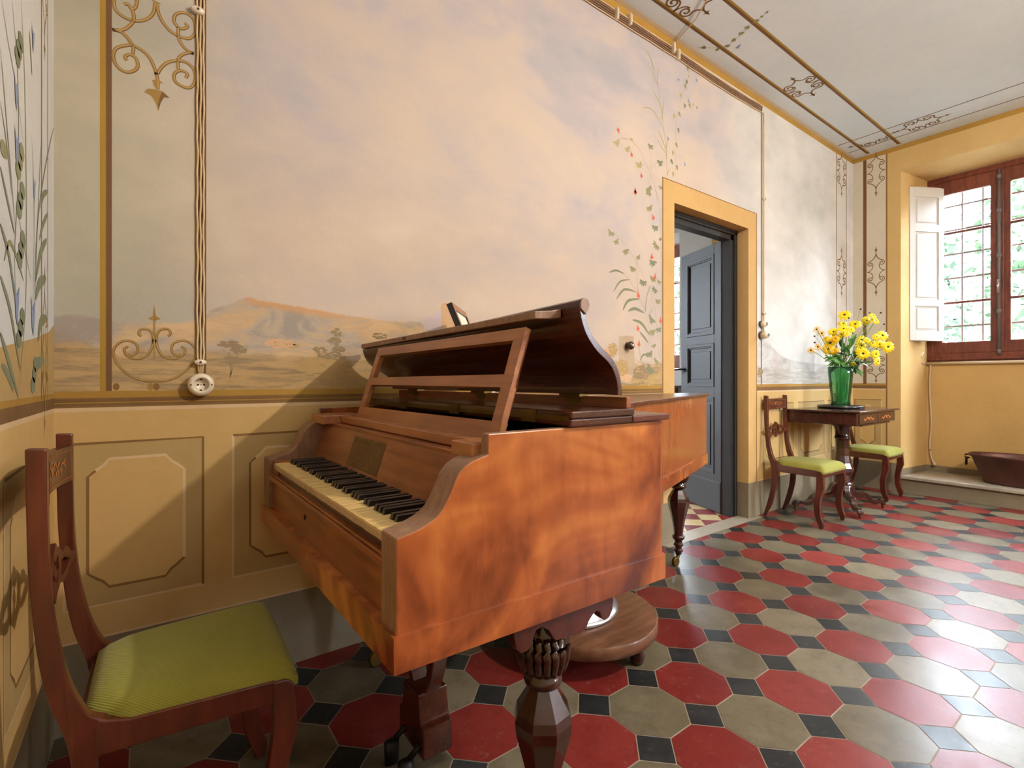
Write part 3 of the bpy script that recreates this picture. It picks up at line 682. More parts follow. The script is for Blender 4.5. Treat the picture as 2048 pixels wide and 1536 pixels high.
# ------------------------------------------------------------------ left wall
mb = MB()
for z0, z1, k in BANDS + [(1.006, 3.172, 'left_plaster'), (3.172, ZC, 'band_gold')]:
    mb.face([(XL, 0, z0), (XL, YB, z0), (XL, YB, z1), (XL, 0, z1)], WI[k])
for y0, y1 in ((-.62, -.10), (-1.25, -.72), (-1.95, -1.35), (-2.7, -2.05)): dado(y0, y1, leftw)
wrect(-.216, -.204, .99, 3.172, 'shade_line', .0012, leftw); wrect(-.119, -.112, .99, 3.172, 'shade_line', .0012, leftw)
LC = lambda l: smooth([lp(x / 1.92, y / 1.92) for x, y in l], 5)
def lblade(l, w, k): mb.ribbon(LC(l), lambda t: w * .62 * max(.08, math.sin(math.pi * min(1, t * .92 + .06)) ** .7), leftw, WI[k], .0026)
for l, w, k in (([(0, 1280), (30, 1380), (70, 1530)], .030, 'leaf_dark'), ([(0, 1060), (40, 1200), (75, 1420)], .026, 'leaf_dark'), ([(0, 860), (35, 990), (60, 1180)], .026, 'leaf_dark'), ([(0, 640), (30, 780), (55, 900)], .020, 'leaf_dark'),
                ([(0, 560), (12, 570), (30, 600)], .05, 'leaf_paint'), ([(5, 1400), (30, 1440), (50, 1500)], .03, 'leaf_dark'), ([(15, 1000), (35, 930), (60, 980), (90, 1080)], .018, 'leaf_paint'), ([(5, 0), (30, 160), (60, 330), (90, 560)], .006, 'leaf_dark'),
                ([(45, 0), (62, 200), (70, 420), (68, 700), (55, 1000), (70, 1300)], .008, 'leaf_paint'), ([(0, 180), (20, 420), (40, 660), (60, 900)], .008, 'leaf_dark'), ([(0, 390), (25, 560), (45, 760)], .008, 'leaf_dark'),
                ([(80, 0), (92, 260), (98, 560), (100, 900), (96, 1200), (70, 1500)], .009, 'leaf_paint'), ([(70, 820), (90, 940), (120, 1080)], .006, 'leaf_paint'),
                ([(205, 490), (185, 580), (160, 720), (140, 900), (130, 1150)], .012, 'leaf_dark'), ([(160, 500), (150, 700), (140, 950), (130, 1300)], .008, 'leaf_dark'), ([(120, 520), (128, 700), (130, 900), (125, 1200)], .006, 'leaf_dark'),
                ([(175, 1070), (150, 1090), (135, 1150)], .05, 'leaf_dark'), ([(178, 1220), (155, 1240), (145, 1310)], .05, 'leaf_dark'), ([(168, 1385), (140, 1400), (130, 1450)], .05, 'leaf_dark'), ([(178, 920), (155, 970), (135, 1080)], .04, 'leaf_dark'),
                ([(182, 735), (165, 750), (155, 800)], .03, 'leaf_dark'), ([(112, 120), (118, 220), (122, 290)], .016, 'leaf_paint'), ([(182, 820), (165, 860), (150, 920)], .03, 'leaf_dark')): lblade(l, w, k)
for x, y in ((72, 190), (75, 620), (78, 770), (80, 960), (78, 1260), (130, 1440)):
    Y, Z = lp(x / 1.92, y / 1.92)
    for d in (0, .022, -.02): mb.face([leftw(Y + d * .8 + math.cos(a) * .028, Z + d * 1.2 + math.sin(a) * .020, .0034) for a in [i * .9 for i in range(7)]], WI['leaf_paint' if x % 2 else 'leaf_dark'])
for x, y, r in ((60, 350, .035), (62, 560, .040), (125, 145, .03), (130, 720, .03), (62, 1160, .045), (124, 1210, .045)):
    Y, Z = lp(x / 1.92, y / 1.92); mb.face([leftw(Y - r * .5, Z + r, .0038), leftw(Y, Z + r * .3, .0038), leftw(Y + r * .6, Z + r * .8, .0038), leftw(Y + r * .2, Z - r * 1.1, .0038), leftw(Y - r * .2, Z - r * .7, .0038)], WI['blue_paint'])
for cx in (-.165,):
    bracket(cx, 1.12, .42, .09, leftw, adder(mb, leftw, WI['scroll_gold'], .0030)); bracket(cx, 2.10, .42, .09, leftw, adder(mb, leftw, WI['scroll_gold'], .0030))
# hazy hills low on the left wall
mb.face([leftw(y, z, .0006) for y, z in [(0, 1.0), (0, 1.20), (-.10, 1.17), (-.3, 1.14), (-.65, 1.10), (-1.1, 1.13), (-1.6, 1.08), (-2.2, 1.0)]], WI['bush_paint'])
struct(mb.build('wall_left', WM, orient=False))
mb = MB(); mb.box(XL - .3, XL - .004, YB - .3, .3, -.1, 3.35); struct(mb.build('wall_left_core', M['white_wall']))
# rear wall
mb = MB()
RW = ((4.45, 5.25),); RZ0, RZ1 = 1.205, 2.98
for z0, z1, k in BANDS + [(1.006, RZ0, 'left_plaster'), (RZ0, RZ1, 'left_plaster'), (RZ1, ZC, 'left_plaster')]:
    xs = [XL, XW] if z0 != RZ0 else [XL, RW[0][0], RW[0][1], XW]
    for x0, x1 in zip(xs[::2], xs[1::2]): mb.face([(x0, YB, z0), (x1, YB, z0), (x1, YB, z1), (x0, YB, z1)], WI[k])
for a, b in RW:
    for x in (a, b): mb.face([(x, YB, RZ0), (x, YB - .3, RZ0), (x, YB - .3, RZ1), (x, YB, RZ1)], WI['left_plaster'])
    for z in (RZ0, RZ1): mb.face([(a, YB, z), (b, YB, z), (b, YB - .3, z), (a, YB - .3, z)], WI['left_plaster'])
struct(mb.build('wall_front', WM, orient=False))
mb = MB()
for x0, x1, z0, z1 in ((XL - .3, XW + .6, -.1, RZ0 - .004), (XL - .3, XW + .6, RZ1 + .004, 3.35), (XL - .3, RW[0][0] - .004, RZ0, RZ1), (RW[0][1] + .004, XW + .6, RZ0, RZ1)):
    mb.box(x0, x1, YB - .3, YB - .004, z0, z1)
struct(mb.build('wall_front_core', M['white_wall']))
for i, (a, b) in enumerate(RW):                                    # plain sashes in the rear wall, behind the eye
    w = bpy.data.objects.new('window_%d' % (i + 4), None); COL.objects.link(w); struct(w, 'tall brown window in the rear wall behind the viewpoint')
    mb = MB(); c = (a + b) / 2
    for x in (a, c - .03, b - .06): mb.box(x, x + .06, YB - .2, YB - .15, RZ0, RZ1)
    for z in (RZ0, 1.76, 2.43, RZ1 - .06): mb.box(a, b, YB - .2, YB - .15, z, z + (.06 if z in (RZ0, RZ1 - .06) else .022))
    mb.build('window_frame', M['window_wood'], w); mb = MB(); mb.box(a, b, YB - .176, YB - .173, RZ0, RZ1); mb.build('glass_pane', M['glass'], w)

# ------------------------------------------------------------------ window wall: two deep niches
NZ0, NZ1, SILL = 0.155, 2.98, 1.205
NICHE = [(-.385, -1.545, -.45, -1.48), (-3.75, -4.93, -3.815, -4.865)]
mb = MB()
def wwall(y0, y1, z0, z1, k): mb.face([(XW, y0, z0), (XW, y1, z0), (XW, y1, z1), (XW, y0, z1)], WI[k])
for z0, z1, k in BANDS + [(1.006, 3.172, 'strip_plaster')]: wwall(0, -.28, z0, z1, k)
wwall(0, YB, 3.172, ZC, 'band_gold')
ys = [-.28, NICHE[0][0], NICHE[0][1], NICHE[1][0], NICHE[1][1], YB]
for a, b, hole in ((ys[0], ys[1], 0), (ys[1], ys[2], 1), (ys[2], ys[3], 0), (ys[3], ys[4], 1), (ys[4], ys[5], 0)):
    if hole: wwall(a, b, 0, NZ0, 'base_grey'); wwall(a, b, NZ1, 3.172, 'ochre')
    else: wwall(a, b, 0, .262, 'base_grey'); wwall(a, b, .262, 3.172, 'ochre')
for a, b, c, d in NICHE:
    for (p, q) in ((a, c), (b, d)):
        mb.face([(XW, p, NZ0), (XP, q, NZ0), (XP, q, .215), (XW, p, .215)], WI['base_grey'])
        mb.face([(XW, p, .215), (XP, q, .215), (XP, q, NZ1), (XW, p, NZ1)], WI['ochre'])
    mb.face([(XW, a, NZ1), (XW, b, NZ1), (XP, d, NZ1), (XP, c, NZ1)], WI['ochre'])
    mb.face([(XP, c, NZ0), (XP, d, NZ0), (XP, d, .215), (XP, c, .215)], WI['base_grey'])
    mb.face([(XP, c, .215), (XP, d, .215), (XP, d, SILL), (XP, c, SILL)], WI['ochre'])
    mb.face([(XP, c, SILL), (XP, d, SILL), (XP + .3, d, SILL + .03), (XP + .3, c, SILL + .03)], WI['base_grey'])
    for q in (c, d): mb.face([(XP, q, SILL), (XP + .3, q, SILL), (XP + .3, q, NZ1), (XP, q, NZ1)], WI['strip_plaster'])
    mb.face([(XP, c, NZ1), (XP, d, NZ1), (XP + .3, d, NZ1), (XP + .3, c, NZ1)], WI['strip_plaster'])
wrect(-.086, -.114, 1.0, 3.172, 'paint_brown', .0012, winw); wrect(-.270, -.282, .27, 3.172, 'shade_line', .0012, winw)
dado(-.235, -.015, winw)
for zc, L in ((2.08, .44), (3.03, .44), (1.18, .32)): bracket(-.192, zc, L, .15, winw, adder(mb, winw, WI['scroll_dark'], .0016))
struct(mb.build('wall_right', WM, orient=False))
mb = MB(); X0, X1 = XW + .004, XP + .3
def core(y0, y1, z0, z1, x0=None): mb.box(x0 or X0, X1, min(y0, y1), max(y0, y1), z0, z1)
mb = MB(); core(.3, NICHE[0][0] + .003, -.1, 3.35); core(NICHE[0][1] - .003, NICHE[1][0] + .003, -.1, 3.35); core(NICHE[1][1] - .003, YB - .3, -.1, 3.35)
for a, b, c, d in NICHE:
    core(a, b, NZ1 + .004, 3.35); core(a, b, -.1, NZ0 - .03); core(a, b, -.1, SILL - .004, XP + .004)
struct(mb.build('wall_right_core', M['white_wall']))
for i, (a, b, c, d) in enumerate(NICHE):     # stone slab of each window step
    mb = MB(); mb.prism([(XW - .022, a - .0), (XW - .022, b), (XP, d), (XP, c)], lambda u, v, w: (u, v, w), NZ0 - .028, NZ0 + .002)
    struct(mb.build('trim_%d' % (i + 2), M['stone_step'], bevel=.006))

# ------------------------------------------------------------------ windows
def make_window(idx, y0, y1, label, shutter=None, rod=True):
    """y0 is the edge nearer the long wall; opening from SILL to NZ1 at x = XP"""
    w = bpy.data.objects.new('window_%d' % idx, None); COL.objects.link(w); w.location = (XP, (y0 + y1) / 2, SILL); struct(w, label)
    L = tuple(w.location); x = XP + .02
    mb = MB(); f = .05                                             # outer frame
    mb.box(x, x + .09, y1, y0, SILL, SILL + .085); mb.box(x - .015, x, y1, y0, SILL + .02, SILL + .05); mb.box(x, x + .09, y1, y0, NZ1 - .045, NZ1)
    mb.box(x, x + .09, y0 - f, y0, SILL + .085, NZ1 - .045); mb.box(x, x + .09, y1, y1 + f, SILL + .085, NZ1 - .045)
    mb.build('window_frame', M['window_wood'], w, L, .004)
    ym = (y0 + y1) / 2
    for a, b in ((y0 - f, ym + .004), (ym - .004, y1 + f)):         # the two sashes
        mb = MB(); zb, zt = SILL + .088, NZ1 - .048; st = .062; gb, gt = zb + .105, zt - .125
        mb.box(x + .012, x + .057, b, b + st, zb, zt); mb.box(x + .012, x + .057, a - st, a, zb, zt)
        mb.box(x + .012, x + .057, b + st, a - st, zb, gb); mb.box(x + .012, x + .057, b + st, a - st, gt, zt)
        for zz in (1.772, 2.438): mb.box(x + .02, x + .05, b + st, a - st, zz - .011, zz + .011)
        s = mb.build('sash', M['window_wood'], w, L, .003)
        g = MB(); g.box(x + .033, x + .036, b + st, a - st, gb, gt); g.build('glass_pane', M['glass'], s, (0, 0, 0))
        s.children[0].location = (0, 0, 0)
        me = s.children[0].data
        for v in me.vertices: v.co -= Vector(L)
    if rod:
        mb = MB(); mb.box(x - .004, x + .012, ym - .024, ym + .024, SILL + .09, NZ1 - .05); mb.build('meeting_strip', M['window_wood'], w, L, .004)
        mb = MB(); mb.tube([(x - .014, ym + .004, SILL + .06), (x - .014, ym + .004, NZ1 - .06)], .0095, 10)
        for zz in (SILL + .09, SILL + .45, SILL + .95, SILL + 1.35, NZ1 - .12): mb.lathe([(.012, zz - .02), (.016, zz - .01), (.016, zz + .01), (.012, zz + .02)], x - .014, ym + .004, 12)
        rd = mb.build('espagnolette_rod', M['grille'], w, L)
        mb = MB(); zz = 1.93; mb.tube([(x - .02, ym + .004, zz), (x - .05, ym + .004, zz), (x - .055, ym + .004, zz - .05), (x - .052, ym + .004, zz - .11), (x - .03, ym + .004, zz - .12)], .008, 8)
        h = mb.build('handle', M['steel'], rd, (0, 0, 0))
        for v in h.data.vertices: v.co -= Vector(L)
    return w
w1 = make_window(1, -.45, -1.48, 'brown two-sash window with glazing bars and grey bolt rod in the deep ochre niche')
make_window(2, -3.815, -4.865, 'second brown two-sash window further along the window wall')
# white folding shutter opened against the reveal
def T_sh(u, v, z):                                                 # u along the leaf, v its thickness
    ax, ay, bx, by = 6.118, -.560, 5.79, -.385
    L = math.hypot(bx - ax, by - ay); dx, dy = (bx - ax) / L, (by - ay) / L
    return (ax + dx * u - dy * v, ay + dy * u + dx * v, z)
mb = MB(); W = .3717; z0, z1 = 1.41, 2.86; st = .058
mb.box(0, st, 0, .03, z0, z1, fn=T_sh); mb.box(W - st, W, 0, .03, z0, z1, fn=T_sh)
rails = [(z0, z0 + .09), (1.735, 1.80), (2.44, 2.51), (z1 - .09, z1)]
for a, b in rails: mb.box(st, W - st, 0, .03, a, b, fn=T_sh)
for (a, b), (c, d) in zip(rails, rails[1:]):
    mb.box(st, W - st, .008, .022, b, c, fn=T_sh); mb.box(st + .022, W - st - .022, .003, .027, b + .022, c - .022, fn=T_sh)
mb.build('shutter', M['shutter'], w1, tuple(w1.location), .003)
# iron grilles outside
def grille(name, y0, y1, label, x=6.34):
    g = MB(); n = 7
    for i in range(n): yy = y0 + (y1 - y0) * (i + .5) / n; g.tube([(x, yy, SILL - .0), (x, yy, NZ1)], .009, 8)
    zz = SILL + .12
    while zz < NZ1: g.box(x - .004, x + .004, y1, y0, zz - .008, zz + .008); zz += .235
    return tag(g.build(name, M['grille'], None, (x, (y0 + y1) / 2, SILL)), label, 'window grille')
grille('window_grille', -.45, -1.48, 'grey iron bar grille outside the window above the tub')
grille('window_grille', -3.815, -4.865, 'grey iron grille outside the second window of the window wall')

# ------------------------------------------------------------------ the doorway and the room beyond
mb = MB(); fy0, fy1 = .087, .17
for a, b, c in ((0, .035, .0), (.035, .075, .012)):                # stepped dark frame
    mb.box(DX1 - b, DX1 - a, fy0 + c, fy1, 0, DZ - a); mb.box(DX0 + a, DX0 + b, fy0 + c, fy1, 0, DZ - a)
    mb.box(DX0 + a, DX1 - a, fy0 + c, fy1, DZ - b, DZ - a)
mb.box(DX0, DX1, fy0 - .008, fy0, DZ - .018, DZ)
struct(mb.build('trim_4', M['door_frame'], bevel=.003))
door = bpy.data.objects.new('door_1', None); COL.objects.link(door); door.location = (3.575, .172, 0)
struct(door, 'dark grey panelled door leaf opened into the next room')
dxy = (3.760, .640); LL = .515; ang = math.atan2(dxy[1] - .172, dxy[0] - 3.575); door.rotation_euler = (0, 0, ang)
mb = MB(); T = .042; zt = 2.108
pan = [(.075, .44, .30, .905), (.075, .44, .985, 1.33), (.075, .44, 1.40, 2.03)]
mb.box(0, .075, -T / 2, T / 2, .012, zt); mb.box(.44, LL, -T / 2, T / 2, .012, zt)
for a, b in ((.012, .30), (.905, .985), (1.33, 1.40), (2.03, zt)): mb.box(.075, .44, -T / 2, T / 2, a, b)
for a, b, c, d in pan:
    mb.box(a, b, -.008, .008, c, d)
    for s in (1, -1):
        for k, (o, h) in enumerate(((0, .024), (.018, .016))):
            y0, y1 = (T / 2 - .004, T / 2 + .006) if k == 0 else (.008, T / 2 - .002)
            if s < 0: y0, y1 = -y1, -y0
            mb.box(a + o, a + o + h, y0, y1, c + o, d - o, k); mb.box(b - o - h, b - o, y0, y1, c + o, d - o, k)
            mb.box(a + o + h, b - o - h, y0, y1, c + o, c + o + h, k); mb.box(a + o + h, b - o - h, y0, y1, d - o - h, d - o, k)
        yy = (.008, .014) if s > 0 else (-.014, -.008)
        mb.box(a + .06, b - .06, yy[0], yy[1], c + .06, d - .06)
mb.box(0, LL, T / 2, T / 2 + .005, .012, .245); mb.box(0, LL, -T / 2 - .005, -T / 2, .012, .245)
mb.build('leaf', [M['door_grey'], M['door_frame']], door, bevel=.002)
mb = MB(); mb.box(-.004, -.001, -T / 2, T / 2, .012, zt); mb.build('hinge_edge', M['door_edge'], door)
mb = MB(); mb.tube([(LL - .05, T / 2, 1.13), (LL - .05, T / 2 + .05, 1.13), (LL + .01, T / 2 + .055, 1.128), (LL + .04, T / 2 + .05, 1.12)], .008, 8)
mb.lathe([(.018, -.002), (.018, .006)], 0, 0, 14)
vs = mb.v[-28:]; mb.v[-28:] = [(LL - .05 + x, T / 2 + z, 1.13 + y) for x, y, z in vs]
mb.build('door_handle', M['iron'], door)
mb = MB()
for zz in (.35, 1.05, 1.80): mb.lathe([(.009, zz - .05), (.009, zz + .05)], -.008, -T / 2, 10)
mb.build('hinge', M['iron'], door)

BX0, BY1, BZ = 0.9, 4.6, 3.22
mb = MB()
mb.face([(BX0, .3, 0), (DX0, .3, 0), (DX0, .3, BZ), (BX0, .3, BZ)]); mb.face([(DX1, .3, 0), (XW, .3, 0), (XW, .3, BZ), (DX1, .3, BZ)]); mb.face([(DX0, .3, DZ), (DX1, .3, DZ), (DX1, .3, BZ), (DX0, .3, BZ)])
struct(mb.build('wall_beyond_back', M['white_wall'], orient=False))
mb = MB(); mb.face([(BX0, .3, 0), (BX0, BY1, 0), (BX0, BY1, BZ), (BX0, .3, BZ)]); [mb.face([(p, BY1, r), (q_, BY1, r), (q_, BY1, s_), (p, BY1, s_)]) for p, q_, r, s_ in ((BX0, 1.65, 0, BZ), (2.55, XW, 0, BZ), (1.65, 2.55, 0, 1.15), (1.65, 2.55, 2.85, BZ))]  # far-wall opening added to let more daylight into this room
struct(mb.build('wall_beyond_front', M['white_wall'], orient=False))
mb = MB(); mb.face([(BX0, .3, BZ), (XW, .3, BZ), (XW, BY1, BZ), (BX0, BY1, BZ)]); mb.box(XW - .9, XW - .55, .3, BY1, 3.02, BZ - .002)
struct(mb.build('ceiling_beyond', M['white_wall'], orient=False))
mb = MB(); A, B, Cc, Dd = 3.17, 1.98, 3.10, 2.05
def wb(y0, y1, z0, z1): mb.face([(XW, y0, z0), (XW, y1, z0), (XW, y1, z1), (XW, y0, z1)])
wb(.3, B, 0, BZ); wb(A, BY1, 0, BZ); wb(B, A, 0, SILL - .02); wb(B, A, NZ1, BZ)
for p, q in ((A, Cc), (B, Dd)): mb.face([(XW, p, SILL - .02), (XP + .3, q, SILL - .02), (XP + .3, q, NZ1), (XW, p, NZ1)])
mb.face([(XW, A, NZ1), (XW, B, NZ1), (XP + .3, Dd, NZ1), (XP + .3, Cc, NZ1)]); mb.face([(XW, A, SILL - .02), (XW, B, SILL - .02), (XP + .3, Dd, SILL - .02), (XP + .3, Cc, SILL - .02)])
mb.box(XW + .004, XP + .3, .3, B - .004, -.1, 3.35); mb.box(XW + .004, XP + .3, A + .004, BY1 + .2, -.1, 3.35)
struct(mb.build('wall_beyond_right', M['white_wall'], orient=False))
make_window(3, Cc, Dd, 'brown window of the next room seen through the open doorway', rod=False)
grille('window_grille', Cc, Dd, 'grey iron grille outside the window of the room beyond the doorway')
mb = MB(); mb.box(XL - .3, XW + .8, .29, BY1 + .2, BZ + .01, BZ + .15); mb.box(BX0 - .2, BX0 - .01, .3, BY1 + .2, -.1, BZ); mb.box(BX0, 1.65, BY1 + .01, BY1 + .2, -.1, BZ); mb.box(2.55, XW + .6, BY1 + .01, BY1 + .2, -.1, BZ); mb.box(1.65, 2.55, BY1 + .01, BY1 + .2, -.1, 1.15); mb.box(1.65, 2.55, BY1 + .01, BY1 + .2, 2.85, BZ)
struct(mb.build('wall_beyond_core', M['white_wall']))

# ------------------------------------------------------------------ garden outside
mb = MB(); mb.face([(-30, -40, -.3), (60, -40, -.3), (60, 40, -.3), (-30, 40, -.3)]); o = mb.build('garden_ground', M['gravel_bounce'], orient=False); struct(o)
def tree(x, y, h, r, label, mat, seed):
    q = random.Random(seed); t = thing('garden_tree', label, 'tree', (x, y, -.3), 0, 'trees in the garden outside the windows')
    b = MB(); b.tube([(0, 0, 0), (.05, .03, h * .4), (-.04, .06, h * .8)], lambda k: .14 - .09 * k, 10); b.build('trunk', M['bark'], t)
    f = MB()
    for i in range(3200):
        a, c = q.uniform(0, 6.28), q.uniform(-1, 1); rr = r * q.uniform(.45, 1.0) ** .6; sn = math.sqrt(1 - c * c)
        px, py, pz = rr * sn * math.cos(a), rr * sn * math.sin(a), h * .62 + rr * c * (h * .42 / r)
        u = Vector((q.uniform(-1, 1), q.uniform(-1, 1), q.uniform(-1, 1))).normalized(); v = u.cross(Vector((q.uniform(-1, 1), q.uniform(-1, 1), q.uniform(-1, 1)))).normalized(); s = q.uniform(.05, .13)
        p = Vector((px, py, pz)); f.face([p - u * s, p + v * s * .55, p + u * s, p - v * s * .55])
    f.build('foliage', mat, t, orient=False)
for i, (x, y, h, r, lb, mt) in enumerate([(9.2, -1.2, 4.2, 1.15, 'leafy pale green tree straight outside the visible window', M['foliage']), (10.9, -4.4, 4.6, 1.3, 'dark leafy tree outside, beyond the second window', M['foliage2']),
                             (11.4, 1.3, 4.4, 1.3, 'leafy garden tree between the two rooms\' windows', M['foliage2']), (9.4, 3.6, 4.2, 1.1, 'pale garden tree outside the window of the next room', M['foliage'])]):
    tree(x, y, h, r, lb, mt, i + 5)

# ------------------------------------------------------------------ the grand piano
PX, PY = 0.324, -1.18                                              # its near front corner
piano = thing('grand_piano', 'old walnut grand piano with raised music desk and folded-open lid standing along the painted wall', 'piano', (PX, PY, 0))
PL = (PX, PY, 0)
def pt(a, b, z, k=0.008): return (PX + a - k * b, PY + b, z)
def K(k, dz=0.0): return lambda a, b, z: (PX + a - k * b, PY + b, z - dz * b)
def lathe_part(name, prof, cx, cy, mat, parent, **kw):
    m = MB(); m.lathe(prof, cx, cy, **kw); return m.build(name, mat, parent, PL)
ZB, ZM, ZT = 0.566, 0.625, 0.941                                   # case bottom, top of the base band, top of the rim
TAIL = [(2.405, .965), (2.43, .985), (2.43, 1.078)]
BENT = smooth([(.688, 0), (.70, .10), (.755, .215), (.86, .31), (1.02, .405), (1.23, .505), (1.75, .70), (2.425, .967)], 5)
SCURVE = smooth([(0, .782), (.046, .793), (.078, .810), (.097, .838), (.116, .874), (.140, .892), (.178, .903)], 5)
def P3(f): return lambda u, v, w: f(u, w, v)
# near and far cheeks: side wall with the S-curve and an inner cheek of the same curve
for nm, b0, b1, c0, c1 in (('cheek', 0, .022, .022, .064), ('cheek', 1.08 - .022, 1.08, 1.002, 1.058)):
    m = MB(); side = [(0, ZM - .01)] + SCURVE + [(.178, ZT), (.684, ZT), (.684, ZM - .01)]
    m.prism(side, P3(pt), b0, b1, 0, 1)
    m.prism([(0.0, ZM - .01)] + SCURVE + [(.23, .903), (.23, ZM - .01)], P3(pt), c0, c1, 1, 1)
    m.build(nm, [M['veneer'], M['walnut_worn']], piano, PL, .0025)
# bentside, tail and spine
def band_wall(outer, th, z0, z1, m, mi=0, off=0.0, zs=None):
    n = len(outer)
    for i in range(n - 1):
        (a0, b0), (a1, b1) = outer[i], outer[i + 1]
        dx, dy = a1 - a0, b1 - b0; l = math.hypot(dx, dy); nx, ny = dy / l, -dx / l
        q = [(a0 + nx * off, b0 + ny * off), (a1 + nx * off, b1 + ny * off), (a1 - nx * th, b1 - ny * th), (a0 - nx * th, b0 - ny * th)]
        m.prism(q, lambda u, v, w: pt(u, v, w - (0.013 * u if w < .7 else 0)), z0, z1, mi)
m = MB(); band_wall(BENT, .028, ZM - .01, ZT, m); band_wall([(2.425, .967), (2.425, 1.08)], .028, ZM - .01, ZT, m); m.build('bentside', M['veneer_plain'], piano, PL)
m = MB(); m.box(.684, 2.425, 1.052, 1.08, ZM - .02, ZT, fn=pt); m.build('spine', M['walnut'], piano, PL, .002)
# base band around the case
m = MB()
def slope(a, b, z, k=.008): return pt(a, b, z - .013 * a if z < .7 else z)
m.prism([(-.007, -.007), (.692, -.007), (.692, .03), (-.007, .03)], lambda u, v, w: slope(u, v, w), ZB, ZM)
m.prism([(-.007, .03), (.03, .03), (.03, 1.087), (-.007, 1.087)], lambda u, v, w: slope(u, v, w), ZB, ZM)
band_wall(BENT, .03, ZB, ZM, m, off=.008); band_wall([(2.42, .967), (2.42, 1.087)], .03, ZB, ZM, m, off=.008)
m.box(.03, 2.42, 1.055, 1.087, ZB, ZM, fn=slope)
m.build('base_band', M['veneer'], piano, PL, .003)
m = MB(); inner = [(.02, .02), (.68, .02)] + [(a - .01, b + .025) for a, b in BENT[3:]] + [(2.41, 1.06), (.02, 1.06)]
m.prism(inner, lambda u, v, w: slope(u, v, w), ZB + .012, ZM - .005); m.build('bottom_board', M['walnut_dark'], piano, PL)
m = MB(); m.box(.26, .684, .024, 1.056, ZM, .80, fn=pt); m.build('tuning_block', M['black_void'], piano, PL)  # filler block, its black paints in the dark interior
# key bed front: slip, moulding, fascia with keyhole
m = MB(); m.box(.012, .03, .062, 1.004, ZM - .01, .735, fn=pt); fr = m.build('front_board', M['walnut'], piano, PL)
m = MB(); m.box(.002, .03, .062, 1.004, .715, .731, fn=pt); m.box(.006, .03, .062, 1.004, .731, .738, fn=pt); m.build('front_moulding', M['walnut'], piano, PL, .003)
m = MB(); m.box(.018, .03, .062, 1.004, .738, .752, fn=pt); m.build('key_slip', M['walnut_dark'], piano, PL)
m = MB(); m.box(.009, .0125, .60, .603, .676, .688, fn=pt); m.build('keyhole', M['hole'], piano, PL)
m = MB(); m.box(.02, .25, .064, 1.002, .64, .752, fn=pt); m.build('key_bed', M['walnut_dark'], piano, PL)
m = MB(); m.box(.012, .15, .932, 1.002, .70, .779, fn=pt); m.build('key_block', M['walnut'], piano, PL, .003)
# keys: 43 white, 30 black, six octaves from F to F
KB0, KB1 = .066, .930; NW = 43; kw = (KB1 - KB0) / NW
for i in range(NW):
    b0 = KB0 + i * kw; m = MB(); dz = rnd.uniform(-.0006, .0006)
    m.box(.003, .145, b0 + .0005, b0 + kw - .0005, .762 + dz, .7785 + dz, fn=pt, mi=0); m.box(.0015, .003, b0 + .0007, b0 + kw - .0007, .762 + dz, .7745 + dz, fn=pt, mi=1)
    m.build('white_key', [M['ivory'], M['ivory_front']], piano, PL, .0006, seg=1)
names = 'FEDCBAG'                                                  # from the near (treble) end downwards
for i in range(NW - 1):
    lo = names[(i + 1) % 7]                                        # the lower neighbour owns the sharp
    if lo in 'FGACD':
        bc = KB0 + (i + 1) * kw; m = MB(); h = .0070
        v = [pt(a, b, z) for a, b, z in ((.043, bc - h, .774), (.145, bc - h, .774), (.145, bc + h, .774), (.043, bc + h, .774), (.048, bc - h * .8, .790), (.145, bc - h * .8, .789), (.145, bc + h * .8, .789), (.048, bc + h * .8, .790))]
        m.raw(v, [(0, 1, 2, 3), (4, 5, 6, 7), (0, 1, 5, 4), (1, 2, 6, 5), (2, 3, 7, 6), (3, 0, 4, 7)])
        m.build('black_key', M['ebony'], piano, PL, .0006, seg=1)
m = MB(); m.box(.138, .142, .066, .930, .779, .783, fn=pt); m.build('felt_strip', plain('red_felt', '8A3A3A', 0.9), piano, PL)
# name board and its ledge
m = MB(); m.prism([(.140, .780), (.156, .780), (.196, .892), (.178, .892)], P3(pt), .064, 1.002); m.box(.176, .26, .064, 1.002, .888, .896, fn=pt); m.prism([(.140, .75), (.156, .75), (.156, .780), (.140, .780)], P3(pt), .064, 1.002)
nb = m.build('name_board', M['walnut'], piano, PL, .0015)
def nbp(b, t, off):                                                # b along the board, t up its face 0..1
    return pt(.140 + .038 * t - off, b, .780 + .112 * t)
m = MB(); b0, b1 = .455, .685
m.face([nbp(b0, .13, .001), nbp(b1, .13, .001), nbp(b1, .86, .001), nbp(b0, .86, .001)], 0)
q = random.Random(3)
for t in (.16, .83): m.face([nbp(b0 + .006, t - .008, .0014), nbp(b1 - .006, t - .008, .0014), nbp(b1 - .006, t + .008, .0014), nbp(b0 + .006, t + .008, .0014)], 1)
for b in (b0 + .008, b1 - .008): m.face([nbp(b - .001, .15, .0014), nbp(b + .001, .15, .0014), nbp(b + .001, .84, .0014), nbp(b - .001, .84, .0014)], 1)
x = b0 + .028
while x < b1 - .03:                                                # illegible tall engraved lettering
    w = q.uniform(.003, .006); a, b = q.uniform(.40, .44), q.uniform(.66, .70)
    m.face([nbp(x, a, .0014), nbp(x + w, a, .0014), nbp(x + w, b, .0014), nbp(x, b, .0014)], 1)
    if q.random() < .5: m.face([nbp(x, b - .03, .0016), nbp(x + .013, b - .03, .0016), nbp(x + .013, b, .0016), nbp(x, b, .0016)], 1)
    x += .0135
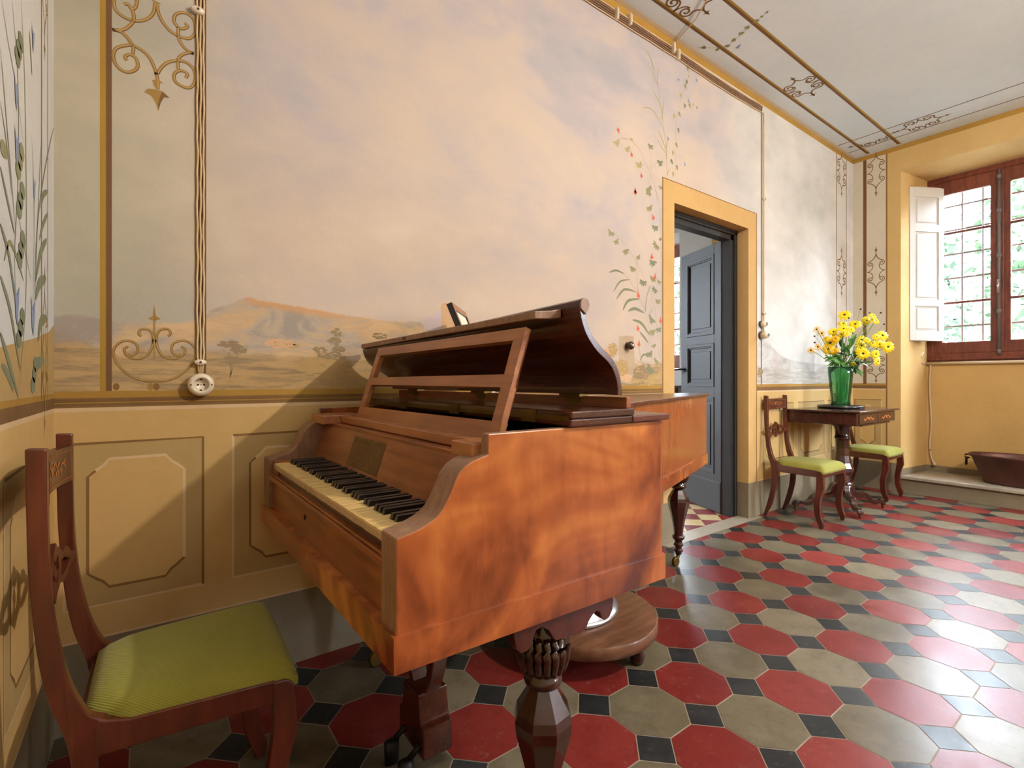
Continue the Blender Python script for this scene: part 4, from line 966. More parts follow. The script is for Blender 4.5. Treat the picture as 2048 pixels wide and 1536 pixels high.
for i in range(120):
    b, t = q.uniform(b0 + .012, b1 - .012), q.choice((q.uniform(.2, .37), q.uniform(.72, .80)))
    r = .0022; m.face([nbp(b + math.cos(k) * r * 1.4, t + math.sin(k) * r * 9, .0014) for k in (0, 1.2, 2.4, 3.6, 4.9)], 1)
m.build('name_plate', [M['brass_plate'], M['brass_old']], nb, PL, orient=False)
# the sliding carriage of the music desk and the desk itself
dk = K(.012)
m = MB(); m.box(.158, .236, .024, .100, .893, .922, fn=dk); m.box(.150, .290, .915, 1.052, .893, .922, fn=dk); m.box(.206, .240, .10, .915, .897, .920, fn=dk); m.box(.24, .262, .10, .915, .899, .912, fn=dk)
m.build('desk_carriage', M['walnut_desk'], piano, PL, .003)
desk = MB()
def dkp(b, t, d):                                                  # t 0..1 up the leaning desk, d its thickness
    return dk(.255 + .078 * t + d, b, .912 + .243 * t - .006 * b * t - d * .3)
def dbar(q4, d0=0, d1=.016): desk.prism(q4, lambda b, t, w: dkp(b, t, w), d0, d1)
B0, B1 = .084, .905
for p in ([(B0, 0), (B1, 0), (B1, .16), (B0, .16)], [(B0, .47), (B1, .47), (B1, .57), (B0, .57)], [(B0, .885), (B1, .885), (B1, 1.0), (B0, 1.0)]): dbar(p)
dbar([(B0, .16), (B0 + .036, .16), (B0 + .036, .47), (B0, .47)]); dbar([(B0, .57), (B0 + .036, .57), (B0 + .036, .885), (B0, .885)])
dbar([(B1 - .036, .16), (B1, .16), (B1, .47), (B1 - .036, .47)]); dbar([(B1 - .036, .57), (B1, .57), (B1, .885), (B1 - .036, .885)])
desk.build('music_desk', M['walnut_desk'], piano, PL, .002)
# main lid, its folded flap, the upright rail and the S-shaped key lid standing open
lid_o = [(.374, -.012), (.702, -.012)] + [(a + .010, b - .012) for a, b in BENT[1:]] + [(2.44, 1.092), (.374, 1.092)]
m = MB(); m.prism([(.374, -.012), (.565, -.012), (.565, 1.092), (.374, 1.092)], lambda u, v, w: pt(u, v, w), .943, .9585); m.build('lid', M['walnut_dark'], piano, PL, .003)
m = MB(); m.prism([(.5665, -.012)] + lid_o[1:-1] + [(.5665, 1.092)], lambda u, v, w: pt(u, v, w), .943, .9585); m.build('main_lid', M['mahogany_red'], piano, PL, .003)
f3 = K(.030)
m = MB(); m.box(.376, .572, -.012, 1.088, .9590, .9750, fn=f3); fl = m.build('lid_flap', M['walnut_dark'], piano, PL, .003)
m = MB(); m.box(.3745, .3765, -.004, 1.08, .953, .964, fn=f3)
for b in (.10, .42, .74, 1.0): m.box(.373, .3765, b, b + .05, .946, .973, fn=f3)
m.build('piano_hinge', M['brass_old'], fl, PL)
f4 = K(.068)
m = MB(); m.box(.558, .574, .0, 1.10, .974, 1.0005, fn=f4); m.build('lid_rail', M['walnut'], piano, PL, .002)
yo = PY + .0
def SP(px, py):                                                    # profile point of the key lid at its near end
    u = (px - 1024) / FOC; v = (HOR - py) / FOC; t = (CAM_D + PY) / (_s - _c * u)
    return (t * (_c + _s * u) - PX, CAM_H + v * t)
inner_p = smooth([SP(*p) for p in ((1235.5, 790), (1235.5, 775), (1231.6, 755), (1224, 736), (1212, 720), (1196, 704.6), (1183, 687), (1172, 667.5), (1164, 644), (1160, 622), (1158.5, 609), (1160, 600))], 3)
outer_p = smooth([SP(*p) for p in ((1165, 596.5), (1172, 598.5), (1176.5, 608), (1174, 620), (1170, 627), (1171, 636), (1177, 654), (1186.7, 673), (1202, 693), (1218, 708.5), (1229.6, 724), (1238.4, 743.7), (1243, 767), (1245, 790))], 3)
def f5(a, b, z): return (PX + a - .060 * b, PY + b, z - .042 * b * (z - 1.0) / .21)
m = MB(); m.prism(inner_p + outer_p, P3(f5), 0, 1.115); s = m.build('key_lid', [M['walnut_dark']], piano, PL, .0015)
m = MB(); m.prism([(x - .0, z) for x, z in inner_p[-6:]] + outer_p[:14], P3(f5), -.004, .0); m.build('rosette_end', M['walnut_worn'], s, PL, .001)
for b in (.13, .52, .93):
    m = MB(); m.box(.545, .5745, b, b + .07, .998, 1.008, fn=f4); m.prism([(b + .07 * .5 + .028 * math.cos(i * .45), .998 + .020 * math.sin(i * .45)) for i in range(0, -8, -1)], lambda u, v, w: f4(w, u, v), .5565, .558)
    m.build('lid_hinge', M['brass_old'], s, PL)
# front flap of the key lid, standing out over the desk
f6 = K(.0, .009)
m = MB(); m.prism([(.331, 1.169), (.378, 1.172), (.405, 1.176), (.405, 1.196), (.378, 1.190), (.331, 1.185)], P3(f6), .052, 1.100)
kf = m.build('key_lid_flap', M['walnut_worn'], piano, PL, .002)
m = MB(); m.box(.3296, .3309, .700, .718, 1.172, 1.1825, fn=f6); m.build('lock_plate', M['brass_old'], kf, PL)
m = MB(); m.box(.3288, .3295, .7065, .7115, 1.175, 1.180, fn=f6); m.build('lock_hole', M['hole'], kf, PL)
# legs
def octa(r):
    return r
def pleg(a, b, near):
    name = 'leg'
    x, y = PX + a, PY + b
    m = MB()
    gz0, gz1 = (.408, .490) if near else (.470, .535)
    gr = .041 if near else .034
    m.lathe([(gr, gz0 - .006), (gr + .004, gz0), (gr + .004, ZB - .01)], x, y, 24)
    for i in range(18):                                            # gadroons
        an = i * 2 * math.pi / 18; ca, sa = math.cos(an), math.sin(an)
        arc = [(gr + .001 + .011 * math.sin(math.pi * min(1, .12 + k / 8 * .80)), gz1 + (gz0 - gz1) * k / 8) for k in range(9)]
        m.tube([(x + r * ca, y + r * sa, z) for r, z in arc], lambda t: .0045 + .0056 * math.sin(math.pi * (.12 + t * .80)), 8)
    base = gz0 - .002
    m.lathe([(.034, base - .036), (.040, base - .032), (.043, base - .022), (.039, base - .014), (.034, base - .006), (.034, base + .01)], x, y, 28)
    top = base - .034; bot = .092 if near else .170
    pr = [(.028, 0), (.047, .11), (.062, .20), (.067, .27), (.064, .36), (.052, .52), (.040, .68), (.031, .86), (.027, 1)]
    if not near: pr = [(r * .88, z) for r, z in pr]
    m.lathe([(r, top - z * (top - bot)) for r, z in pr][::-1], x, y, 8, sm=False, off=R(-13.5))
    prof = [(.016, .062), (.018, .075), (.026, .082), (.020, .092), (.017, .105), (.028, .115), (.022, .125), (.020, bot - .03), (.032, bot - .018), (.034, bot - .008), (.028, bot + .002)]
    if near: prof = [(.014, .058), (.016, .062), (.022, .066), (.018, .072), (.028, .078), (.030, .084), (.026, .094)]
    m.lathe(prof, x, y, 24)
    leg = m.build(name, M['leg_wood'], piano, PL)
    m = MB(); r = .026
    ring = []
    m.tube([(x, y, .064), (x - .004, y, .05), (x - .016, y, .04), (x - .024, y, .028)], .010, 8)
    rs = [[(x - .026 + math.cos(k * .4488) * rr, y + w, r + math.sin(k * .4488) * rr) for k in range(14)] for w, rr in ((-.010, r * .8), (-.008, r), (.008, r), (.010, r * .8))]
    m.rings(rs); m.build('caster', M['brass_old'], leg, PL)
pleg(.380, .085, True); pleg(.370, .985, False); pleg(2.075, .925, False)
# scalloped bracket under the near side
m = MB(); sc_o = [(.245, ZB), (.245, .542), (.25, .520), (.262, .506), (.278, .506), (.290, .516), (.296, .534), (.302, .541), (.318, .541), (.333, .530), (.345, .512), (.352, .503), (.42, .497), (.44, .502), (.448, .515),
      (.46, .526), (.470, .531), (.480, .527), (.486, .512), (.498, .503), (.513, .506), (.523, .520), (.526, .54), (.522, ZB)]
m.prism(sc_o, P3(lambda a, b, z: pt(a, b, z)), .010, .032); m.build('bracket', M['mahogany_red'], piano, PL, .002)
for b0, b1 in ((.032, .20), (.88, 1.05)):
    m = MB(); m.box(.26, .52, b0, b1, .527, ZB - .004, fn=pt); m.build('leg_block', M['walnut_dark'], piano, PL, .003)
# lyre with its two pedals
m = MB(); ya = PY + .475; xa = PX + .285
def LY(u, v, w): return (xa + w, ya + u, v)
for s_ in (1, -1):
    o = smooth([(s_ * .030, .545), (s_ * .090, .50), (s_ * .098, .42), (s_ * .094, .33), (s_ * .070, .25), (s_ * .030, .19)], 5)
    i = smooth([(s_ * .010, .20), (s_ * .052, .27), (s_ * .066, .34), (s_ * .068, .42), (s_ * .052, .48), (s_ * .018, .545)], 5)
    m.prism(o + i, LY, -.022, .022)
m.prism([(-.045, .215), (.045, .215), (.058, .145), (.075, .135), (.075, .06), (-.075, .06), (-.075, .135), (-.058, .145)], LY, -.04, .045)
m.prism([(-.022, .52), (.022, .52), (.03, ZB), (-.03, ZB)], LY, -.03, .03)
ly = m.build('lyre', M['walnut_dark'], piano, PL, .004)
for s_ in (-.045, .045):
    m = MB(); m.tube([(xa + .02, ya + s_, .085), (xa - .04, ya + s_, .080), (xa - .065, ya + s_, .062)], .008, 8); m.lathe([(.004, 0), (.013, .002), (.014, .006), (.004, .009)], xa - .075, ya + s_, 18, sx=1.5)
    k = len(m.v) - 72
    m.v[-72:] = [(x, y, z + .054) for x, y, z in m.v[-72:]]
    m.build('pedal', M['iron'], ly, PL)

# ------------------------------------------------------------------ framed picture leaning on the piano lid
fr = thing('picture_frame', 'black-edged framed picture with white mat leaning back on the piano behind the raised lid', 'picture frame', (1.0, -.27, .960))
FL = tuple(fr.location)
T0, T1 = Vector((.916, -.312, 1.331)), Vector((1.108, -.094, 1.331)); wd = (T1 - T0).normalized(); nh = Vector((wd.y, -wd.x, 0))
hgt, lean = .366, .150
dn = (nh * lean + Vector((0, 0, -hgt))).normalized(); Ht = math.hypot(lean, hgt); nn = wd.cross(dn).normalized()
if nn.dot(nh) < 0: nn = -nn
Wd = (T1 - T0).length
def FP(u, v, w): return tuple(T0 + wd * u + dn * v + nn * w)
m = MB(); b = .026
for q4 in ([(0, 0), (Wd, 0), (Wd - b, b), (b, b)], [(Wd, 0), (Wd, Ht), (Wd - b, Ht - b), (Wd - b, b)], [(Wd, Ht), (0, Ht), (b, Ht - b), (Wd - b, Ht - b)], [(0, Ht), (0, 0), (b, b), (b, Ht - b)]):
    m.prism(q4, FP, -.022, 0, 1); m.prism(q4, FP, -.001, .0006, 0)
m.build('moulding', [M['frame_rose'], M['frame_black']], fr, FL)
m = MB(); m.prism([(b, b), (Wd - b, b), (Wd - b, Ht - b), (b, Ht - b)], FP, -.020, -.006); m.build('mat_board', M['mat_white'], fr, FL)
m = MB(); c = .075; m.prism([(c, c + .01), (Wd - c, c + .01), (Wd - c, Ht - c), (c, Ht - c)], FP, -.006, -.0055); m.build('print', M['print_grey'], fr, FL)

# ------------------------------------------------------------------ round wooden stand with silver lamp foot, under the piano
DC = (1.385, -.52)
st = thing('round_stand', 'low round wooden stand on small turned feet on the floor partly under the piano', 'stand', (DC[0], DC[1], 0))
m = MB(); m.lathe([(.270, .083), (.286, .084), (.2885, .087)], DC[0], DC[1], 72); m.lathe([(.2887, .087), (.292, .090), (.292, .125), (.2897, .129)], DC[0], DC[1], 72, cap=False); m.lathe([(.2895, .1291), (.286, .130), (.001, .130)], DC[0], DC[1], 72); m.build('stand_top', wood('stand_wood', '4A2E1C', '6A4630', '80583E', .35, .3, (1.5, 14, 10), 2, .4), st, (*DC, 0), .0)
for k in range(4):
    a = R(-75 + 90 * k); m = MB(); m.lathe([(.016, 0), (.024, .008), (.028, .03), (.020, .05), (.030, .066), (.032, .084)], DC[0] + .235 * math.cos(a), DC[1] + .235 * math.sin(a), 20); m.build('foot', M['leg_wood'], st, (*DC, 0))
lf = thing('lamp_foot', 'silver domed metal lamp foot with short stem on the round wooden stand', 'lamp', (1.36, -.45, .130))
m = MB(); LO = (1.36, -.45, .130); cx, cy = 1.36, -.45
m.lathe([(.205, .130), (.212, .134), (.212, .142), (.205, .147), (.200, .150), (.185, .172), (.150, .200), (.105, .222), (.06, .238), (.03, .25), (.022, .27)], cx, cy, 56); m.build('dome', M['steel'], lf, LO)
m = MB(); m.lathe([(.016, .262), (.020, .28), (.014, .30), (.014, .40), (.022, .41), (.022, .43), (.012, .44)], cx, cy, 20); m.build('stem', M['iron'], lf, LO)

# ------------------------------------------------------------------ upholstered chairs
def make_chair(label):
    t = thing('side_chair', label, 'chair', (0, 0, 0), 0)
    back_e = smooth([(.035, .920), (.037, .80), (.039, .71), (.045, .62), (.053, .54), (.066, .468), (.088, .392), (.096, .33), (.094, .28), (.085, .20), (.066, .12), (.031, 0)], 4)
    front_e = smooth([(.047, 0), (.092, .09), (.118, .188), (.130, .26), (.134, .345), (.155, .352), (.150, .405), (.122, .428), (.108, .455), (.096, .489), (.083, .545), (.072, .62), (.066, .71), (.064, .80), (.063, .918)], 4)
    def half(u): return .138 + max(0, u - .09) * .105            # trapezoid plan: half width to the inner face
    for s in (1, -1):
        m = MB(); m.prism(back_e + front_e, lambda u, v, w: (u, s * (half(min(u, .1)) + w), v), 0, .024); m.build('back_post', M['mahogany_red'], t, bevel=.003)
        fl = smooth([(.443, .400), (.458, .390), (.463, .365), (.466, .32), (.469, .285), (.462, .262), (.447, .20), (.444, .14), (.450, .085), (.466, .035), (.458, 0)], 4)
        fi = smooth([(.440, 0), (.422, .05), (.408, .10), (.404, .18), (.414, .24), (.420, .30), (.420, .400)], 4)
        m = MB(); m.prism(fl + fi, lambda u, v, w: (u, s * (half(.44) - .006 + w), v), 0, .030); m.build('leg', M['mahogany_red'], t, bevel=.003)
        m = MB(); m.prism([(.13, .350), (.425, .355), (.425, .402), (.18, .404), (.145, .412), (.13, .42)], lambda u, v, w: (u, s * (half(u) + w), v), .001, .022); m.build('side_rail', M['mahogany_red'], t, bevel=.003)
    m = MB(); m.box(.440, .461, -half(.44) + .006, half(.44) - .006, .352, .398); m.build('front_rail', M['mahogany_red'], t, bevel=.002)
    m = MB(); m.box(.098, .122, -half(.1), half(.1), .34, .40); m.build('rear_rail', M['mahogany_red'], t, bevel=.002)
    # curved, inlaid top rail
    def arc(u, w): return u - .016 * (1 - (w / .138) ** 2)
    m = MB(); n = 10; ws = [-.138 + .276 * i / n for i in range(n + 1)]
    for a, b in zip(ws, ws[1:]):
        v = [(arc(.046, a), a, .815), (arc(.064, a), a, .815), (arc(.064, a), a, .893), (arc(.046, a), a, .893), (arc(.046, b), b, .815), (arc(.064, b), b, .815), (arc(.064, b), b, .893), (arc(.046, b), b, .893)]
        m.raw(v, [(0, 1, 5, 4), (1, 2, 6, 5), (2, 3, 7, 6), (3, 0, 4, 7), (0, 3, 2, 1), (4, 5, 6, 7)])
    tr = m.build('top_rail', M['mahogany'], t)
    m = MB(); e = .0008
    def onr(w, z): return (arc(.064, w) + e, w, z)
    for c, wd in (([(-.128, .824), (.128, .824)], .0016), ([(-.128, .884), (.128, .884)], .0016)):
        pts = [(-.128 + .256 * i / 10, c[0][1]) for i in range(11)]
        m.ribbon(pts, wd, lambda a, b, off: onr(a, b), 0, 0)
    for w0 in (-.128, .128): m.face([onr(w0 - .0008, .824), onr(w0 + .0008, .824), onr(w0 + .0008, .884), onr(w0 - .0008, .884)])
    for s in (1, -1):
        m.ribbon(smooth([(s * .005, .854), (s * .03, .868), (s * .055, .846), (s * .08, .862), (s * .10, .850)], 5), .004, lambda a, b, off: onr(a, b), 0, 0)
        for k in range(5): m.face([onr(s * (.018 + k * .018) + math.cos(i * 1.2) * .005, .855 + (-1) ** k * .009 + math.sin(i * 1.2) * .006) for i in range(5)])
    m.face([onr(math.cos(i * .8) * .010, .855 + math.sin(i * .8) * .012) for i in range(8)])
    m.build('inlay', M['inlay'], tr, orient=False)
    # pierced and scrolled middle rail
    sp = MB(); x0 = .050
    def spn(u, v, w): return (x0 + w + .006 - .014 * (1 - (u / .138) ** 2), u, v)
    def tri(pts): sp.prism(pts, spn, 0, .012)
    for s in (1, -1):
        tri([(s * u, v) for u, v in smooth([(.138, .655), (.118, .662), (.10, .676), (.078, .684), (.058, .678), (.040, .690), (.022, .698)], 4) + smooth([(.016, .684), (.036, .672), (.056, .662), (.075, .662), (.10, .652), (.138, .640)], 4)])
        tri([(s * u, v) for u, v in smooth([(.138, .640), (.112, .630), (.09, .618), (.066, .612), (.044, .618), (.020, .604)], 4) + smooth([(.014, .618), (.036, .632), (.062, .628), (.085, .634), (.108, .646), (.138, .655)], 4)])
        tri([(s * u, v) for u, v in [(.020, .698), (.046, .680), (.052, .66), (.052, .64), (.044, .618), (.020, .604), (.026, .630), (.034, .650), (.026, .675)]])
    tri([(0, .712), (.024, .696), (.012, .68), (0, .672), (-.012, .68), (-.024, .696)]); tri([(0, .590), (-.022, .606), (-.014, .62), (0, .634), (.014, .62), (.022, .606)])
    tri([(.012, .65), (0, .668), (-.012, .65), (0, .635)])
    sp.build('middle_rail', M['mahogany'], t)
    # cushion with rounded front
    m = MB(); n, k = 20, 20; G = []
    for i in range(n + 1):
        row = []; f = i / n; u = .112 + (.474 - .112) * f
        for j in range(k + 1):
            g = j / k * 2 - 1; hw = half(min(u, .44)) + (.020 if u > .17 else -.004 + .024 * max(0, (u - .13) / .04))
            ed = (1 - abs(g) ** 9) ** .5 if abs(g) < 1 else 0
            fr_ = (1 - max(0, (f - .80) / .20) ** 4) ** .5 if f < 1 else 0
            bk = min(1, f / .06) ** .5
            z = .398 + (.040 + .016 * (1 - g * g) * math.sin(math.pi * min(1, .12 + f * .8))) * ed * max(.0, fr_) * (.75 + .25 * bk)
            row.append((u - .004 * (g * g) * (1 if f > .9 else 0), g * hw, z))
        G.append(row)
    vs = [p for r in G for p in r]; nn_ = k + 1
    m.raw(vs, [(i * nn_ + j, i * nn_ + j + 1, (i + 1) * nn_ + j + 1, (i + 1) * nn_ + j) for i in range(n) for j in range(k)], 0, True)
    rim = [i * nn_ for i in range(n + 1)] + [n * nn_ + j for j in range(1, k + 1)] + [i * nn_ + k for i in range(n - 1, -1, -1)] + [j for j in range(k - 1, 0, -1)]
    low = [(vs[q][0], vs[q][1], .385 if vs[q][0] < .44 else .380) for q in rim]
    m.raw([vs[q] for q in rim] + low, [(i, (i + 1) % len(rim), len(rim) + (i + 1) % len(rim), len(rim) + i) for i in range(len(rim))], 0, True)
    m.raw(low, [tuple(range(len(low)))])
    m.build('seat_cushion', M['green_cloth'], t)
    return t
ch1 = make_chair('green-seated mahogany chair close to the piano keyboard, its back against the left wall')
ch1.location = (-.202, -.590, 0); ch1.rotation_euler = (0, 0, R(-1.2))
ch2 = copy_tree(ch1); ch2.location = (3.972, .012, 0); ch2.rotation_euler = (0, 0, R(-90))
ch2['label'] = 'green-seated mahogany chair between the doorway and the flower table, seen whole'
ch3 = copy_tree(ch1); ch3.location = (5.250, .012, 0); ch3.rotation_euler = (0, 0, R(-90))
ch3['label'] = 'green-seated mahogany chair in the corner, its back hidden behind the flower table'
for c in (ch1, ch2, ch3): c['group'] = 'mahogany side chairs with green seats'

# ------------------------------------------------------------------ card table with vase
TX0, TX1, TY0, TY1, TZ = 4.195, 5.03, -.525, -.025, .806
tb = thing('card_table', 'dark mahogany pedestal table on four scrolled feet against the wall between two chairs', 'table', (4.61, -.275, 0))
TL = (4.61, -.275, 0)
m = MB(); TRP = [(TX0 - .012, TY0 - .012), (TX1 + .012, TY0 - .012), (TX1 + .03, TY1), (TX0 - .052, TY1)]; m.prism(TRP, lambda u, v, w: (u, v, w), TZ - .016, TZ); m.build('tabletop', M['table_wood'], tb, TL, .004, seg=3)
m = MB(); m.prism([(TX0 + .012, TY0 + .014), (TX1 - .012, TY0 + .014), (TX1, TY1 - .01), (TX0 - .04, TY1 - .01)], lambda u, v, w: (u, v, w), TZ - .105, TZ - .0165); m.box(TX0 + .12, TX1 - .12, TY0 + .016, TY1 - .02, TZ - .118, TZ - .105); m.build('apron', M['table_wood'], tb, TL, .01, seg=3)
for a, b in ((TX0 + .045, 4.606), (4.616, TX1 - .045)):
    m = MB(); m.box(a, b, TY0 + .008, TY0 + .02, TZ - .098, TZ - .026); d = m.build('drawer', M['table_wood'], tb, TL, .002)
    m = MB(); c = (a + b) / 2
    for s in (1, -1): m.ribbon(smooth([(c + s * .004, TZ - .062), (c + s * .035, TZ - .052), (c + s * .07, TZ - .070), (c + s * .10, TZ - .060)], 5), .011, lambda x, z, off: (x, TY0 + .0074, z), 0, 0)
    m.face([(c + math.cos(i * .8) * .018, TY0 + .0072, TZ - .062 + math.sin(i * .8) * .012) for i in range(8)])
    m.build('inlay', M['inlay'], d, TL, orient=False)
m = MB(); cx, cy = 4.61, -.27
m.lathe([(.075, .688), (.082, .680), (.080, .668), (.062, .655), (.052, .630), (.050, .60), (.052, .575), (.058, .570), (.058, .560), (.050, .555), (.050, .545)], cx, cy, 32)
m.lathe([(.050, .548), (.050, .48), (.054, .42), (.064, .36), (.078, .32), (.078, .29), (.066, .265), (.060, .24), (.062, .20)], cx, cy, 10, sm=False)
m.lathe([(.062, .205), (.072, .195), (.085, .18), (.085, .13), (.07, .115), (.05, .10), (.03, .085)], cx, cy, 32)
m.build('pedestal', M['leg_wood'], tb, TL)
for fx, fy in ((4.200, -.085), (4.322, -.492), (4.803, -.490), (5.02, -.085)):
    d = Vector((fx - cx, fy - cy)); Ln = d.length; d.normalize(); pr = Vector((-d.y, d.x))
    o = smooth([(.05, .205), (.085, .185), (.11, .135), (.16, .118), (.20, .122), (.235, .10), (.26, .070), (.30, .062), (.335, .072), (.362, .060), (.372, .034)], 4)
    i = smooth([(.345, .026), (.34, .040), (.318, .042), (.285, .028), (.250, .036), (.222, .064), (.19, .082), (.15, .078), (.11, .085), (.075, .10), (.05, .11)], 4)
    k = (Ln + .004) / .358
    m = MB()
    m.prism([(u * k, v) for u, v in o + i], lambda u, v, w: (cx + d.x * u + pr.x * w, cy + d.y * u + pr.y * w, v), -.019, .019)
    lg = m.build('leg', M['leg_wood'], tb, TL, .009, seg=3)
    m = MB(); m.lathe([(.006, .001), (.011, .004), (.012, .014), (.008, .022), (.014, .028), (.014, .036)], fx, fy, 14); m.build('caster', M['brass_old'], lg, TL)
tr = MB(); VX, VY = 4.615, -.255
tr.lathe([(.150, TZ + .001), (.165, TZ + .003), (.168, TZ + .022), (.163, TZ + .024), (.158, TZ + .012), (.06, TZ + .011)], VX, VY, 48)
tag(tr.build('round_tray', M['tray'], None, (VX, VY, TZ)), 'round black lacquered tray under the green vase', 'tray')
va = thing('glass_vase', 'tall green glass vase full of yellow flowers on the black tray', 'vase', (VX, VY, TZ + .012))
VL = (VX, VY, TZ + .012); V0, V1_ = TZ + .0125, 1.146
outer = [(.062, V0), (.066, V0 + .004), (.066, V0 + .05), (.069, V0 + .09), (.073, V0 + .12), (.080, V0 + .20), (.086, V0 + .27), (.090, V1_)]
inn = [(.087, V1_), (.082, V0 + .27), (.076, V0 + .20), (.069, V0 + .12), (.064, V0 + .09), (.061, V0 + .05), (.057, V0 + .014), (.01, V0 + .012)]
m = MB(); m.lathe(outer + inn, VX, VY, 40, flute=lambda r, z, a: r * (1 + .018 * math.cos(a * 10))); m.build('body', M['green_glass'], va, VL)
def pix(px, py, t): u = (px - 1024) / FOC; v = (HOR - py) / FOC; return Vector((t * (_c + _s * u), -CAM_D + t * (_s - _c * u), CAM_H + v * t))
FW = [(635, 195, 75), (615, 310, 62), (620, 375, 65), (490, 410, 60), (715, 380, 48), (770, 315, 75), (280, 378, 45), (345, 428, 46), (460, 553, 85), (425, 633, 70), (510, 652, 48), (295, 600, 50), (205, 645, 48),
      (915, 265, 58), (992, 207, 48), (1027, 265, 55), (1115, 457, 72), (1040, 475, 48), (852, 512, 62), (845, 585, 72), (925, 520, 40), (870, 685, 75), (1080, 570, 60), (1130, 575, 42), (1187, 600, 75), (1028, 692, 62),
      (1052, 787, 60), (740, 815, 33), (805, 650, 38), (600, 450, 52), (520, 500, 50), (990, 560, 45), (660, 440, 42), (400, 500, 48)]
SPEC = {0: 'topmost yellow flower of the bouquet, upright in the middle', 6: 'small spiky yellow flower, upper of the pair on the outer door side of the bouquet', 12: 'spiky yellow flower sticking out furthest towards the doorway', 11: 'spiky yellow flower just inside the outermost one on the doorway side',
        7: 'small spiky yellow flower, lower of the pair on the doorway side', 24: 'large yellow flower furthest towards the window', 26: 'lowest bright yellow flower hanging on the window side', 27: 'small half-open yellow flower at the rim of the green vase',
        8: 'large yellow flower facing forward low on the doorway side', 5: 'large bright yellow flower seen edge-on above the middle of the bouquet', 21: 'yellow flower facing forward just above the vase rim on the window side',
        13: 'doorway-side flower of the high trio on the window side', 14: 'top flower of the high trio on the window side', 15: 'window-side flower of the high trio of yellow flowers', 16: 'yellow flower at the top of the cluster nearest the window', 25: 'yellow flower right above the lowest hanging one'}
q = random.Random(11); mouth = Vector((VX, VY, V1_ - .02))
def flower(P, r, n, label, spiky):
    f = thing('yellow_flower', label, 'flower', tuple(P), 0, 'yellow flowers in the green vase')
    camd = (Vector((0, -CAM_D, CAM_H)) - P).normalized(); outd = (P - Vector((VX, VY, 1.25))).normalized()
    N_ = (camd * .9 + outd * .5 + Vector((q.uniform(-.3, .3), q.uniform(-.3, .3), q.uniform(-.1, .3)))).normalized()
    a = N_.cross(Vector((0, 0, 1))).normalized(); b = N_.cross(a)
    m = MB()
    for lay in range(1 if spiky else 2):
        nn = n if not spiky else 11; a0 = q.uniform(0, 1)
        for i in range(nn):
            th = a0 + 6.2832 * i / nn + lay * .25 + q.uniform(-.06, .06); rr = r * q.uniform(.85, 1.06) * (1 - .12 * lay); w = r * (.10 if spiky else .20) ; dr = q.uniform(-.12, .08)
            d = a * math.cos(th) + b * math.sin(th); e = -a * math.sin(th) + b * math.cos(th); up = N_ * (.004 + .004 * lay)
            m.face([tuple(up + d * (r * .12) - e * w * .35), tuple(up + d * rr * .55 - e * w + N_ * rr * .10), tuple(d * rr * .92 - e * w * .45 + N_ * rr * dr), tuple(d * rr + N_ * rr * dr), tuple(d * rr * .92 + e * w * .45 + N_ * rr * dr), tuple(up + d * rr * .55 + e * w + N_ * rr * .10), tuple(up + d * (r * .12) + e * w * .35)], 0)
    m.build('petals', M['petal_backlit'] if (spiky or P.x < 4.55) else M['petal'], f, orient=False)
    m = MB(); R0 = r * .22; rs = []
    for k in range(5):
        ph = k / 4 * math.pi / 2; rs.append([tuple((a * math.cos(t_) + b * math.sin(t_)) * R0 * math.cos(ph) * 1.0 + N_ * (.004 + R0 * .7 * math.sin(ph)) + Vector((0, 0, 0))) for t_ in [i * 6.2832 / 10 for i in range(10)]])
    rs[-1] = [tuple(N_ * (.004 + R0 * .7) + (Vector(p) - N_ * (.004 + R0 * .7)) * .05) for p in rs[-1]]
    m.rings(rs); m.build('flower_centre', M['seed'], f)
    m = MB(); s0 = P - N_ * .004; base = Vector((VX + (P.x - VX) * .12 + q.uniform(-.02, .02), VY + (P.y - VY) * .12 + q.uniform(-.02, .02), V0 + .03)); mo = mouth + Vector(((P.x - VX) * .22, (P.y - VY) * .22, 0))
    pts = smooth([tuple(p - P) for p in (base, mo, mo.lerp(P, .55) + Vector((0, 0, .02)), s0)], 5); m.tube(pts, .0022, 5, cap=False); m.build('stem', M['plant'], f)
for i, (x, y, r) in enumerate(FW):
    r *= 1.12
    t = 4.06 + q.uniform(-.10, .10); P = pix(1590 + x / 6.4, 600 + y / 6.4, t)
    spiky = i in (6, 7, 11, 12)
    flower(P, r / 6.4 / FOC * t, 12, SPEC.get(i, 'yellow daisy-like flower with dark centre in the crowd of the bouquet'), spiky)
for i, (x, y, lb) in enumerate([(840, 118, 'dark flower bud highest of the bare ones, over the middle'), (957, 168, 'dark round bud just above the high trio of flowers'), (1098, 163, 'dark bud standing free up on the window side'), (1140, 310, 'dark bud furthest towards the window'),
                            (250, 463, 'small dark bud between the spiky flowers on the doorway side'), (252, 545, 'lower small dark bud on the doorway side'), (687, 230, 'dark bud beside the topmost flower'), (745, 420, 'brown spent flower head in the middle of the bouquet')]):
    t = 4.06 + q.uniform(-.06, .06); P = pix(1590 + x / 6.4, 600 + y / 6.4, t)
    f = thing('flower_bud', lb, 'flower bud', tuple(P), 0, 'dark buds of the bouquet')
    m = MB(); m.lathe([(.001, -.007), (.006, -.004), (.0085, 0), (.006, .005), (.001, .007)], 0, 0, 10); m.build('bud_head', M['seed'], f)
    m = MB(); mo = mouth + Vector(((P.x - VX) * .2, (P.y - VY) * .2, 0)); m.tube(smooth([tuple(p - P) for p in (mo, mo.lerp(P, .6) + Vector((0, 0, .02)), P)], 5), .0012, 5, cap=False); m.build('stem', M['plant'], f)
